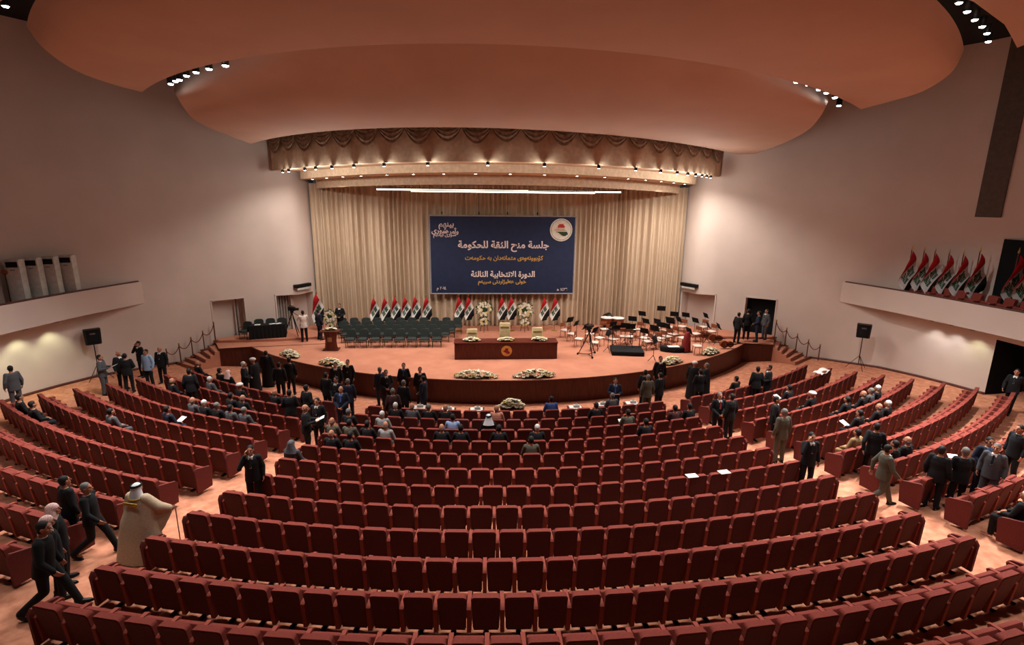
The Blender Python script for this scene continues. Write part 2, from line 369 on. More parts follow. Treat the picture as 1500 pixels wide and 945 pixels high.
# ---------------------------------------------------------------- stage house: stepped curved valances
B1 = [(-12.6, 30.5, 10.3), (-.3, 22.6, 10.43), (12.45, 30.7, 10.3)]
B2 = [(-11.3, 31.0, 9.9), (-.2, 24.3, 10.08), (11.3, 31.2, 9.88)]
B3 = [(-10.85, 32.3, 9.42), (-.2, 26.4, 9.6), (10.8, 32.4, 9.36)]
def band(name, B, top, label, back=None, lean=0.0, m=VAL):
    mb = MB(); N = 80
    e = [arc3(*B, 2*i/N-1) for i in range(N+1)]
    mb.grid(lambda u, v: (e[round(u*N)].x, e[round(u*N)].y+lean*v, e[round(u*N)].z+(top-e[round(u*N)].z)*v), N, 4)
    if back:
        g = [arc3(*back, 2*i/N-1) for i in range(N+1)]
        mb.grid(lambda u, v: (e[round(u*N)].x*(1-v)+g[round(u*N)].x*v, e[round(u*N)].y*(1-v)+g[round(u*N)].y*v, e[round(u*N)].z+.0*v), N, 2)
    tag(mb.build(name, m, ang=30), label, 'valance', kind='structure')
band('trim_2', B1, 12.6, 'tall cream curved valance below the ceiling cloud over the stage', B2)
band('trim_3', B2, 10.46, 'second narrower curved valance step over the stage', B3)
band('trim_4', B3, 10.12, 'lowest curved valance step just above the curtain')
mb = MB(); g = [arc3(*B3, 2*i/40-1) for i in range(41)]
mb.grid(lambda u, v: (g[round(u*40)].x, g[round(u*40)].y*(1-v)+33.6*v, g[round(u*40)].z+.3), 40, 2)
tag(mb.build('trim_5', VAL), 'underside of the stage house above the curtain', 'ceiling', kind='structure')
# swags on the upper valance
sw = thing('swag_valance', 'row of dark scalloped drapery swags at the top of the cream valance', 'valance')
NS = 21
for i in range(NS):
    ta, tb = -1.0+2*i/NS*1.0, -1.0+2*(i+1)/NS
    a, b = arc3(*B1, ta), arc3(*B1, tb); out = Vector((0, -.22, 0))
    mb = MB(); dr = .8 + .22*rnd.random()
    def fn(u, v):
        p = a.lerp(b, u); drop = dr*(.35+.65*(1-(2*u-1)**2))
        return (p.x, p.y-.22-.09*sin(v*pi)*(1-(2*u-1)**2)-.05*abs(sin(v*4.5*pi)), 12.0-v*drop)
    mb.grid(fn, 12, 16); mb.build('swag', SWAGM, sw)
# downlights under the valance
BLX = [-0.912, -0.871, -0.771, -0.712, -0.632, -0.535, -0.415, -0.259, -0.059, 0.128, 0.321, 0.471, 0.587, 0.676, 0.74, 0.792, 0.838, 0.875, 0.908]
t = thing('valance_downlight', 'small glowing downlight under the cream valance', 'downlight', group='downlights under the cream valance')
mb = MB(); mb.lathe([(.06, .1), (.075, .1), (.075, -.04), (.06, -.04)], 12); mb.build('lamp_housing', METALB, t)
mb = MB(); mb.lathe([(.001, 0), (.05, 0), (.055, -.045), (.001, -.05)], 12); mb.build('lamp_lens', LAMPE, t)
mb = MB(); mb.tube([(0, 0, .08), (0, .05, .13), (0, .16, .14)], .014, 5); mb.build('bracket', METALB, t)
for i, x in enumerate(BLX):
    p = arc3(*B1, x); loc = (p.x, p.y-.14, p.z-.12)
    lab = '%s small glowing downlight from the left under the cream valance' % ordn(i+1)
    o = t if i == 0 else dup(t, loc, 0, lab); o.location = loc; o['label'] = lab
    q = arc3(*B2, x)
    ld = bpy.data.lights.new('valance_lamp', 'POINT'); ld.energy = W_VALANCE*.55; ld.color = WARM; ld.shadow_soft_size = .05
    lo = bpy.data.objects.new('valance_lamp', ld); COL.objects.link(lo); lo.parent = o; lo.location = (0, 0, -.14)
    spot('stage_lamp', (0, 0, -.16), (0, .6, -4), W_VALANCE*1.5*(1+2.2*abs(x)**4), 150, .7, WARM, .06, o)
# second line of lamps behind the second valance
t = thing('inner_downlight', 'x', 'downlight', group='downlights behind the second valance')
mb = MB(); mb.lathe([(.06, .1), (.075, .1), (.075, -.04), (.06, -.04)], 12); mb.build('lamp_housing', METALB, t)
mb = MB(); mb.lathe([(.001, 0), (.05, 0), (.055, -.045), (.001, -.05)], 12); mb.build('lamp_lens', LAMPE, t)
IX = [-.93, -.83, -.73, -.63, -.5, -.38, -.25, -.12, .02, .16, .3, .43, .55, .65, .75, .84, .93]
for i, x in enumerate(IX):
    p = arc3(*B2, x); loc = (p.x, p.y+.55, p.z-.0)
    lab = '%s downlight from the left behind the second valance' % ordn(i+1)
    o = t if i == 0 else dup(t, loc, 0, lab); o.location = loc; o['label'] = lab
    spot('stage_lamp', (0, 0, -.08), (-.1*p.x, 1.5 if i % 2 else -3.0, -6), W_STAGE*(1.0 if i % 2 else .5), 118, .9, WARM, .06, o)
# long strip lights
for i, (x0, x1, y, z, lab) in enumerate([(-6.7, 1.2, 28.6, 9.36, 'longest bright strip light above the curtain, left'), (-4.9, 4.7, 28.3, 9.29, 'bright strip light above the middle of the curtain'), (-.5, 6.2, 28.7, 9.35, 'bright strip light above the curtain, right')]):
    t = thing('strip_light', lab, 'strip light', group='strip lights above the curtain')
    mb = MB(); mb.box(((x0+x1)/2, y, z+.06), (x1-x0, .16, .05), .01); mb.build('housing', METALB, t)
    mb = MB(); mb.tube([(x0, y, z), (x1, y, z)], .035, 8); mb.build('tube', TUBEE, t)
    mb = MB(); [mb.tube([(x0+(x1-x0)*f, y, z+.08), (x0+(x1-x0)*f, y, 9.9)], .012, 5) for f in (.1, .5, .9)]; mb.build('hanger', METALB, t)
# house lamps in the gaps of the ceiling, plus an added row out of view
GAP1 = [[-11.418, 19.14, 12.5], [-11.024, 18.687, 12.5], [-10.779, 18.462, 12.5], [-10.249, 17.838, 12.5], [-9.717, 17.337, 12.5], [-9.115, 16.854, 12.5], [-8.449, 16.386, 12.5], [7.455, 16.05, 12.5], [8.188, 16.61, 12.5], [8.758, 16.936, 12.5], [9.528, 17.575, 12.5], [10.108, 18.067, 12.5], [10.904, 18.816, 12.5], [12.091, 20.315, 12.5]]; GAP0 = [[-15.202, 17.994, 14.3], [11.677, 15.202, 14.3], [12.507, 15.823, 14.3], [13.341, 16.448, 14.3], [14.133, 17.01, 14.3], [14.901, 17.624, 14.3], [15.766, 18.442, 14.3], [-14.213, 17.054, 14.3], [-13.448, 16.406, 14.3], [-12.707, 15.805, 14.3], [-11.986, 15.245, 14.3], [-11.28, 14.759, 14.3], [10.699, 14.559, 14.3], [9.844, 14.015, 14.3], [8.98, 13.521, 14.3]]
t0 = thing('ceiling_spotlight', 'x', 'spotlight', group='spotlights in the ceiling gaps')
mb = MB(); mb.lathe([(.07, .28), (.1, .26), (.1, 0), (.085, -.02)], 14); mb.build('lamp_housing', METALB, t0)
mb = MB(); mb.lathe([(.001, .02), (.082, .015), (.085, -.02), (.06, -.05), (.001, -.06)], 14); mb.build('lamp_lens', LAMPC, t0)
first = [True]
def house(loc, lab, watt, tgt, cone=84):
    o = t0 if first[0] else dup(t0, loc, 0, lab); first[0] = False
    o.location = loc; o['label'] = lab
    spot('house_lamp', (0, 0, -.1), (tgt[0]-loc[0], tgt[1]-loc[1], tgt[2]-loc[2]), watt, cone, .95, NEUT, .08, o)
    return o
for i, p in enumerate(GAP1):
    lab = ('%s bright spotlight from the left end of the left gap between the ceiling clouds' % ordn(i+1)) if i < 7 else ('%s bright spotlight from the middle in the right gap between the ceiling clouds' % ordn(i-6))
    house(p, lab, W_HOUSE*(1.5 if i % 2 else .42), (p[0]*(1.56 if i % 2 else 1.05), p[1]+(.6 if i % 2 else -2.5), 1.4 if i % 2 else .2), 62 if i % 2 else 72)
for i in range(8):
    p = arc3(C1L[0], C1C[0], C1R[0], -.6+i*1.2/7); p = (p.x, p.y+.5, p.z+.8)
    house(p, '%s spotlight in the hidden middle of the front ceiling gap' % ordn(i+1), W_HOUSE, (p[0]*1.05, p[1]-2.0, 0))
for i, p in enumerate(GAP0):
    lab = 'bright spotlight in the dark ceiling void at the top left corner' if i == 0 else ('%s bright spotlight from the top in the dark void at the upper right' % ordn(i) if i < 7 else '%s spotlight of the near ceiling gap just out of sight above' % ordn(i-6))
    house(p, lab, W_HOUSE*(2.3 if p[0] > 0 else .85), (p[0]*.82, p[1]-4.5, 0), 80)
for i in range(9):  # unseen lamps added below the near cloud to brighten seats and aisles
    a = -52+i*13; p = pol(33.5, a*.62, 13.05)
    house(p, '%s added unseen spotlight overhead for the near seats' % ordn(i+1), W_HOUSE*(.85 if p[0] > 3 else .22), (p[0]*1.05, p[1]+.3, 0))
# ---------------------------------------------------------------- balconies
BE = [[17.95, 26.7], [18.9, 23.5], [19.5, 20.3], [19.95, 17], [20.2, 12], [20.2, 3]]
for side, nm in ((-1, 'left'), (1, 'right')):
    t = thing('balcony', nm + ' balcony with a plain pale parapet', 'balcony', kind='structure')
    E_ = smooth_pts([(side*a, b, 0) for a, b in BE], 30); Bk = smooth_pts([(side*a, b, 0) for a, b in UP], 30)
    mb = MB()
    mb.grid(lambda u, v: (E_[round(u*30)].x, E_[round(u*30)].y, 3.74+1.07*v), 30, 1)
    mb.grid(lambda u, v: (E_[round(u*30)].x+side*.16, E_[round(u*30)].y, 4.45+.36*v), 30, 1)
    mb.grid(lambda u, v: (E_[round(u*30)].x+side*.16*v, E_[round(u*30)].y, 4.81), 30, 1)
    mb.build('parapet', WALLM, t)
    mb = MB(); mb.grid(lambda u, v: tuple(E_[round(u*30)].lerp(Bk[round(u*30)], v)+Vector((0, 0, 3.74))), 30, 2); mb.build('soffit', WALLM, t)
    mb = MB(); mb.grid(lambda u, v: tuple(E_[round(u*30)].lerp(Bk[round(u*30)], v)+Vector((0, 0, 4.27))), 30, 2); mb.build('balcony_floor', CARPET, t)
    mb = MB(); mb.tube([E_[i]+Vector((side*.08, 0, 4.84)) for i in range(31)], .045, 6); mb.build('rail_cap', WOOD, t)
    for i in range(3):
        s_ = 4.9-i*.85 if side < 0 else 4.6-i*.6
        p = wpt(s_, side) - wnorm(s_, side)*.55
        l = thing('balcony_downlight', '%s downlight under the %s balcony from the stage end' % (ordn(i+1), nm), 'downlight', (p.x, p.y, 3.72), group='downlights under the balconies')
        m_ = MB(); m_.lathe([(.09, .02), (.1, 0), (.09, -.03), (.07, -.03)], 14); m_.build('lamp_rim', STEEL, l)
        m_ = MB(); m_.lathe([(.001, 0), (.07, 0), (.065, -.02), (.001, -.025)], 14); m_.build('lamp_lens', LAMPE, l)
        spot('balcony_lamp', (0, 0, -.05), (side*.35, .1, -3), W_BALC*(1 if side < 0 else .7), 95, .7, GREENISH if (side < 0 or i == 2) else NEUT, .03, l)
# ---------------------------------------------------------------- stage
st = thing('stage', 'raised orange carpeted stage with a curved dark wood front', 'stage', kind='structure')
TH = 46.5
arc = [pol(18.75, -TH+2*TH*i/72) for i in range(73)]
cl, cr = arc[0], arc[-1]
right = [Vector((15.1, 27.6, 0)), Vector((15.95, 29.0, 0)), Vector((15.98, 29.35, 0)), Vector((15.0, 30.1, 0)), Vector((13.5, 31.0, 0)), Vector((12.0, 31.8, 0)), Vector((11.7, 33.6, 0))]
left = [Vector((-p.x, p.y, 0)) for p in right]
outline = arc + right + left[::-1]
mb = MB(); mb.add([(p.x, p.y, STAGE) for p in outline] + [(0, 30, STAGE)], [(i, (i+1) % len(outline), len(outline)) for i in range(len(outline))])
mb.build('deck', STAGECARPET, st, smooth=False)
mb = MB(); fl = [left[0]] + arc + [right[0]]
mb.grid(lambda u, v: (fl[round(u*(len(fl)-1))].x, fl[round(u*(len(fl)-1))].y, -.1+v*(STAGE+.1)), len(fl)-1, 2)
mb.build('fascia', WOOD, st)
mb = MB(); mb.tube([(p.x, p.y, STAGE-.02) for p in fl], .035, 6); mb.build('nosing', WOOD, st)
for side in (-1, 1):
    mb = MB(); pf = [Vector((side*15.9, 28.75, 0)), Vector((side*12.7, 29.0, 0)), Vector((side*9.6, 29.7, 0)), Vector((side*11.4, 33.5, 0)), Vector((side*12.0, 31.6, 0)), Vector((side*13.5, 30.95, 0)), Vector((side*15.0, 30.05, 0)), Vector((side*15.95, 29.25, 0))]
    mb.prism([(p.x, p.y) for p in pf], lambda x, y: (x, y, STAGE-.02), lambda x, y: (x, y, STAGE+.13)); mb.build('side_platform', STAGECARPET, st, smooth=False)
    s_ = thing('stairs', ('left' if side < 0 else 'right') + ' carpeted stairs climbing along the wall to the stage', 'stairs', kind='structure')
    T0, T1 = Vector((side*15.1, 27.6, 0)), Vector((side*15.95, 29.0, 0)); D0, D1 = Vector((side*15.9, 26.2, 0)), Vector((side*17.55, 27.2, 0))
    NSt = 6
    for i in range(NSt):
        z1 = STAGE - (i+1)*(STAGE-.2)/(NSt+.6)
        a, b = i/NSt, (i+1)/NSt
        q = [T0.lerp(D0, a), T1.lerp(D1, a), T1.lerp(D1, b), T0.lerp(D0, b)]
        mb = MB(); mb.prism([(p.x, p.y) for p in q], lambda x, y: (x, y, -.05), lambda x, y: (x, y, z1)); mb.build('step', STAGECARPET, s_, smooth=False)
        mb = MB(); mb.box(tuple(((q[2]+q[3])/2+Vector((0, 0, z1+.005)))), ((q[2]-q[3]).length, .05, .02), rz=math.atan2(q[2].y-q[3].y, q[2].x-q[3].x)); mb.build('step_nosing', WOOD, s_, smooth=False)
    # posts and ropes along the wall side
    prev = None
    for i in range(5):
        f = i/4.0; p = T1.lerp(D1, f) + (T0-T1).normalized()*.3; z = STAGE+.13 if i == 0 else max(.25, STAGE - f*(STAGE-.2)-.02)
        po = thing('rope_stanchion', '%s brown rope post from the top of the %s stage stairs' % (ordn(i+1), 'left' if side < 0 else 'right'), 'stanchion', (p.x, p.y, z), group='rope posts on the stage stairs')
        m_ = MB(); m_.lathe([(.14, 0), (.14, .02), (.05, .04)], 14); m_.build('base', POSTW, po)
        m_ = MB(); m_.tube([(0, 0, .02), (0, 0, 1.0)], .028, 8); m_.build('post', POSTW, po)
        m_ = MB(); m_.ell((0, 0, 1.03), (.045, .045, .045), 10, 6); m_.build('finial', GOLD, po)
        top = Vector((p.x, p.y, z+.92))
        if prev:
            pts = []
            for k in range(11):
                u = k/10; q_ = prev.lerp(top, u); q_.z -= .3*(1-(2*u-1)**2); pts.append(q_)
            m_ = MB(); m_.tube(pts, .02, 6); tag(m_.build('barrier_rope', ROPE), 'sagging red rope between the %s and %s posts of the %s stage stairs' % (ORD[i], ORD[i+1], 'left' if side < 0 else 'right'), 'rope', group='barrier ropes')
        prev = top
# curtain
mb = MB(); N = 720; ph = [0.0]
for i in range(N): ph.append(ph[-1] + 2*pi/N*64*(.65+.7*abs(sin(i*.021+1.3*sin(i*.007)))))
def cur(u, v):
    i = round(u*N); x = -11.35+22.7*u
    return (x, 32.55+.35*(1-abs(2*u-1))**.7*0 + .15*sin(ph[i])*(.8+.3*(1-v))*(.7+.45*sin(i*.05)**2) + .08*sin(ph[i]*.23), STAGE+.02+v*8.6)
mb.grid(cur, N, 6)
tag(mb.build('stage_curtain', CURT, ang=80), 'tall pleated beige curtain across the back of the stage', 'curtain')
# ---------------------------------------------------------------- lettering
AF = {'ا': 'FE8D FE8E', 'أ': 'FE83 FE84', 'ب': 'FE8F FE90 FE91 FE92', 'ة': 'FE93 FE94', 'ت': 'FE95 FE96 FE97 FE98', 'ث': 'FE99 FE9A FE9B FE9C', 'ج': 'FE9D FE9E FE9F FEA0', 'ح': 'FEA1 FEA2 FEA3 FEA4', 'خ': 'FEA5 FEA6 FEA7 FEA8', 'د': 'FEA9 FEAA', 'ر': 'FEAD FEAE', 'س': 'FEB1 FEB2 FEB3 FEB4', 'ش': 'FEB5 FEB6 FEB7 FEB8', 'ق': 'FED5 FED6 FED7 FED8', 'ك': 'FED9 FEDA FEDB FEDC', 'ل': 'FEDD FEDE FEDF FEE0', 'م': 'FEE1 FEE2 FEE3 FEE4', 'ن': 'FEE5 FEE6 FEE7 FEE8', 'ه': 'FEE9 FEEA FEEB FEEC', 'و': 'FEED FEEE', 'ى': 'FEEF FEF0', 'ي': 'FEF1 FEF2 FEF3 FEF4', 'ۆ': 'FBD9 FBDA', 'ی': 'FBFC FBFD FBFE FBFF', 'ێ': 'FBFC FBFD FBFE FBFF', 'ە': 'FEE9 FEEA', 'ڵ': 'FEDD FEDE FEDF FEE0', 'ژ': 'FB8A FB8B'}
def shape(s):
    s = s.replace('لا', '\uFEFB'); out = []
    for i, ch in enumerate(s):
        if ch == '\uFEFB':
            pj_ = i > 0 and s[i-1] in AF and len(AF[s[i-1]].split()) == 4
            out.append('\uFEFC' if pj_ else '\uFEFB'); continue
        if ch not in AF: out.append(ch); continue
        f = AF[ch].split()
        pj_ = i > 0 and s[i-1] in AF and len(AF[s[i-1]].split()) == 4
        nj = i+1 < len(s) and (s[i+1] in AF or s[i+1] == '\uFEFB') and len(f) == 4
        k = (3 if pj_ else 2) if nj else (1 if pj_ else 0)
        out.append(chr(int(f[k], 16)))
    return ''.join(out)[::-1]
def text_mb(body, width, cx, cz, y, thick=.02, hscale=1.0, into=None, bold=0.0):
    cu = bpy.data.curves.new('lettering', 'FONT'); cu.body = body; cu.extrude = .01; cu.offset = bold
    o = bpy.data.objects.new('lettering', cu); COL.objects.link(o)
    dg = bpy.context.evaluated_depsgraph_get(); me = bpy.data.meshes.new_from_object(o.evaluated_get(dg))
    vs = [v.co.copy() for v in me.vertices]; fs = [tuple(p.vertices) for p in me.polygons]
    bpy.data.objects.remove(o); bpy.data.curves.remove(cu)
    if not vs: return into or MB()
    x0 = min(v.x for v in vs); x1 = max(v.x for v in vs); z0 = min(v.y for v in vs); z1 = max(v.y for v in vs)
    k = width/(x1-x0); mb = into or MB()
    mb.add([(cx+(v.x-(x0+x1)/2)*k, y-(v.z+.01)/.02*thick, cz+(v.y-(z0+z1)/2)*k*hscale) for v in vs], fs)
    bpy.data.meshes.remove(me); return mb
BY = 32.0
bn = thing('banner', 'navy blue banner with white and gold Arabic lettering hung before the curtain', 'banner', (0, 0, 0))
mb = MB(); mb.box((.04, BY+.04, 5.6), (8.72, .05, 4.66), .01); mb.build('cloth', BANNER, bn)
mb = MB()
for a, b in (((-4.36, 7.95), (4.44, 7.95)), ((-4.36, 3.25), (4.44, 3.25)), ((-4.34, 3.25), (-4.34, 7.95)), ((4.42, 3.25), (4.42, 7.95))):
    mb.tube([(a[0], BY+.02, a[1]), (b[0], BY+.02, b[1])], .045, 6)
mb.build('frame', mat('pale_frame', (150, 146, 150), .6), bn)
text_mb(shape('جلسة منح الثقة للحكومة'), 5.5, .08, 6.15, BY, hscale=1.0, bold=.028).build('title_lettering', WHITETX, bn, smooth=False)
text_mb(shape('كۆبوونەوەی متمانەدان بە حكومەت'), 4.75, .12, 5.42, BY, bold=.022).build('subtitle_lettering', GOLDTX, bn, smooth=False)
text_mb(shape('الدورة الانتخابية الثالثة'), 3.9, .05, 4.42, BY, hscale=1.05, bold=.028).build('term_lettering', WHITETX, bn, smooth=False)
text_mb(shape('خولی هەڵبژاردنی سێیەم'), 2.95, .0, 3.95, BY, bold=.022).build('term_subtitle_lettering', GOLDTX, bn, smooth=False)
text_mb('\uFEE1 ٢٠١٤', .58, -3.7, 3.55, BY).build('date_lettering', WHITETX, bn, smooth=False)
text_mb('\uFEEB ١٤٣٦', .66, 3.72, 3.52, BY).build('date_lettering', WHITETX, bn, smooth=False)
cm = MB()
text_mb(shape('وأمرهم'), .95, -3.1, 7.0, BY, into=cm, bold=.02); text_mb(shape('شورى'), .95, -3.75, 7.02, BY, into=cm, bold=.02); text_mb(shape('بينهم'), .9, -3.35, 7.33, BY, into=cm, bold=.02)
text_mb(shape('شورى بينهم'), 1.35, -3.45, 6.78, BY, into=cm, bold=.012)
cm.build('calligraphy', WHITETX, bn, smooth=False)
IRAQ = [(42.4, 37.1), (44.8, 37.2), (45.4, 36.0), (46.1, 35.7), (45.5, 34.4), (45.6, 33.6), (46.1, 33.0), (47.3, 32.4), (47.8, 31.2), (48.3, 30.1), (47.4, 30.0), (46.5, 29.1), (44.7, 29.2), (41.9, 31.2), (39.2, 32.2), (38.8, 33.4), (41.0, 34.4), (41.3, 36.4)]
def clip(poly, lo, hi):
    for lim, keep in ((lo, lambda q: q[1] >= lo), (hi, lambda q: q[1] <= hi)):
        out = []
        for i, a in enumerate(poly):
            b = poly[(i+1) % len(poly)]
            if keep(a): out.append(a)
            if keep(a) != keep(b):
                f = (lim-a[1])/(b[1]-a[1]); out.append((a[0]+(b[0]-a[0])*f, lim))
        poly = out
    return poly
def emblem(parent, cx, y, cz, r, disc, cols, name='emblem'):
    mb = MB(); n = 40
    mb.prism([(cos(2*pi*i/n)*r, sin(2*pi*i/n)*r) for i in range(n)], lambda a, b: (cx+a, y+.02, cz+b), lambda a, b: (cx+a, y-.01, cz+b))
    e = mb.build(name, disc, parent)
    m2 = MB(); k = r*1.25/9.5
    for j, (lo, hi, mi) in enumerate(cols):
        m2.m = mi; m2.prism([((a-43.5)*k, (b-33.2)*k) for a, b in clip(IRAQ, lo, hi)], lambda a, b: (cx+a, y-.01, cz+b), lambda a, b: (cx+a, y-.03, cz+b))
    return e, m2
e, m2 = emblem(bn, 3.55, BY, 7.15, .68, mat('emblem_white', (226, 220, 206), .7), [(34.6, 38, 0), (32.4, 34.2, 1), (28, 32.0, 2)])
m2.build('map', [mat('map_red', (190, 60, 56), .7), mat('map_tan', (206, 180, 150), .7), mat('map_green', (40, 66, 36), .7)], e, smooth=False)
mb = MB(); mb.tube([(3.55+.6*cos(2*pi*i/40), BY-.01, 7.15+.6*sin(2*pi*i/40)) for i in range(41)], .02, 5); mb.build('ring', mat('ring_grey', (150, 150, 140), .7), e)
mb = MB()
for x in (-3.6, -1.4, .3, 2.1): mb.tube([(x, BY+.05, 7.95), (x, BY+.1, 9.95)], .012, 5); mb.box((x, BY+.06, 8.1), (.07, .05, .16))
mb.build('hanging_clips', METALB, bn)
# ---------------------------------------------------------------- desk, lectern, table
DESK = [[-2.648, 25.303, 1.1], [2.497, 25.269, 1.1]]
x0, x1, y = DESK[0][0], DESK[1][0], (DESK[0][1]+DESK[1][1])/2
dk = thing('presidium_desk', 'long dark wooden desk with a round gold emblem at the middle of the stage', 'desk', ((x0+x1)/2, y, STAGE))
w = x1-x0
mb = MB(); mb.box((0, .03, .41), (w, .05, .82), .006)
for i in range(1, 8): mb.box((-w/2+w*i/8, 0, .41), (.012, .012, .8))
mb.build('front_panel', DESKW, dk)
for s in (-1, 1): mb = MB(); mb.box((s*(w/2-.03), .42, .41), (.05, .78, .82), .006); mb.build('side_panel', DESKW, dk)
mb = MB(); mb.box((0, .42, .85), (w+.06, .9, .05), .01); mb.build('desk_top', DESKW, dk)
mb = MB(); mb.box((0, .6, .74), (w-.1, .5, .03)); mb.build('shelf', DESKW, dk)
e, m2 = emblem(dk, .02, -.005, .44, .27, mat('emblem_gold', (226, 168, 92), .5), [(28, 38, 0)])
m2.build('map', mat('map_brown', (134, 44, 24), .6), e, smooth=False)
def flowers(name, label, loc, rx, ry, rz_, n, group, seed, tall=0.0):
    t = thing(name, label, 'flowers', loc, 0, group); g = random.Random(seed)
    mb = MB(); mb.box((0, 0, .03), (rx*1.2, ry*.9, .06), .015); mb.build('planter', mat('planter', (60, 54, 40), .8), t)
    lf = MB(); pt = MB()
    for i in range(n):
        a = g.uniform(0, 2*pi); q = math.sqrt(g.random()); x, yy = rx*q*cos(a), ry*q*sin(a); h = .04+rz_*(1-q*q*.95)*g.uniform(.7, 1.1)
        d = Vector((x*.5+g.uniform(-.1, .1), yy*.5+g.uniform(-.1, .1), .25)).normalized()
        for k in range(2):
            s_ = Vector((g.uniform(-1, 1), g.uniform(-1, 1), g.uniform(-.1, .6))).normalized()*g.uniform(.08, .15); b_ = Vector((x, yy, max(h-.06, .02))); sd = s_.cross(Vector((0, 0, 1))).normalized()*.022
            lf.add([b_, b_+s_*.5+sd, b_+s_, b_+s_*.5-sd], [(0, 1, 2, 3)])
        pt.m = 0 if g.random() < .82 else 1
        r = g.uniform(.05, .085); c = Vector((x, yy, h))
        for k in range(6):
            aa = k*pi/3+i; ux = Vector((cos(aa), sin(aa), .45)).normalized(); sx = ux.cross(d).normalized()*r*.45
            pt.add([c, c+ux*r*.6+sx, c+ux*r*1.25, c+ux*r*.6-sx], [(0, 1, 2, 3)])
        pt.ell(tuple(c+d*.012), (r*.45, r*.45, r*.4), 6, 4)
    lf.build('leaves', GREEN, t, smooth=False); pt.build('blossoms', [PETAL, YELLOWP], t, smooth=False); return t
for i, (dx, nm) in enumerate(((-1.72, 'left end'), (.0, 'middle'), (1.7, 'right end'))):
    flowers('flower_arrangement', 'low white flower arrangement on the %s of the stage desk' % nm, ((x0+x1)/2+dx, y+.3, STAGE+.875), .42, .17, .16, 44, 'flowers on the stage desk', 40+i)
for i, (dx, h, lab) in enumerate(((-1.72, 1.18, 'cream high-backed chair behind the left end of the desk'), (.0, 1.5, 'tallest cream chair behind the middle of the desk'), (1.72, 1.24, 'cream high-backed chair behind the right end of the desk'))):
    t = thing('desk_chair', lab, 'chair', ((x0+x1)/2+dx, y+1.35, STAGE), 0, 'cream chairs behind the desk')
    mb = MB(); mb.box((0, .22, (h+.5)/2), (.56, .13, h-.45), .04); mb.build('backrest', CREAM, t)
    mb = MB(); mb.box((0, -.05, .47), (.56, .52, .13), .04); mb.build('seat', CREAM, t)
    for s in (-1, 1): mb = MB(); mb.box((s*.31, -.02, .66), (.07, .46, .06), .02); mb.box((s*.31, -.02, .5), (.05, .06, .3)); mb.build('armrest', VARNISH, t)
    for sx in (-1, 1):
        for sy in (-1, 1): mb = MB(); mb.tube([(sx*.24, sy*.22, 0), (sx*.24, sy*.22, .42)], [.022, .03], 8); mb.build('leg', VARNISH, t)
    mb = MB(); mb.box((0, .145, h-.2), (.44, .012, .06), .004); mb.build('back_trim', GOLD, t)
LX = [-9.554, 27.066, 1.1]
t = thing('lectern', 'dark wooden lectern with white papers on the left of the stage', 'lectern', (LX[0]+.35, LX[1]+.2, STAGE))
mb = MB(); mb.box((0, 0, .03), (.8, .55, .06), .015); mb.build('base', DESKW, t)
mb = MB(); mb.rings([((0, 0, .06), .34, .24), ((0, 0, .5), .29, .2), ((0, 0, .98), .36, .25)], 8); mb.build('column', DESKW, t, ang=20)
mb = MB(); mb.box((0, 0, 1.03), (1.0, .56, .07), .02); mb.build('top', DESKW, t)
mb = MB(); mb.box((0, -.22, .6), (.22, .02, .24), .005); mb.build('plaque', mat('plaque', (150, 110, 74), .5), t)
flowers('flower_arrangement', 'small white flower cluster on top of the lectern', (LX[0]+.35, LX[1]+.2, STAGE+1.065), .36, .16, .06, 22, 'flowers on the lectern', 50)
TB = [[-13.878, 28.951, 1.25], [-12.44, 29.36, 1.25]]
a, b = Vector(TB[0]), Vector(TB[1]); ang = math.atan2(b.y-a.y, b.x-a.x); L_ = (b-a).length+.35; c = (a+b)/2
nx = Vector((-sin(ang), cos(ang), 0))
t = thing('press_table', 'table covered to the floor in black cloth on the left of the stage', 'table', (c.x+nx.x*.3, c.y+nx.y*.3, STAGE+.13), ang)
mb = MB(); mb.box((0, 0, .73), (L_, .62, .04), .01); mb.build('tabletop', BLACKF, t)
mb = MB(); n = 60
def skirt(u, v):
    s = u*2*(L_+.62); 
    if s < L_: x, y_, = -L_/2+s, -.31
    elif s < L_+.62: x, y_ = L_/2, -.31+s-L_
    elif s < 2*L_+.62: x, y_ = L_/2-(s-L_-.62), .31
    else: x, y_ = -L_/2, .31-(s-2*L_-.62)
    k = 1+.02*(1-v)*sin(u*n*2.6); return (x*k*1.01, y_*(1.02+.06*(1-v)*sin(u*n*2.6)), .01+v*.745)
mb.grid(skirt, 120, 3); mb.build('cloth', BLACKF, t)
for i, x in enumerate((-.5, .25, .55)):
    p = Vector((c.x, c.y, 0))+nx*.3+Vector((cos(ang), sin(ang), 0))*x
    m_ = MB(); m_.box((0, 0, .006), (.3, .21, .012), .002); o = m_.build('paper_sheet', WHITE); o.location = (p.x, p.y, STAGE+.13+.755); o.rotation_euler = (0, 0, ang+.3*i)
    tag(o, '%s white paper from the left on the black press table' % ordn(i+1), 'paper', 'papers on the press table')
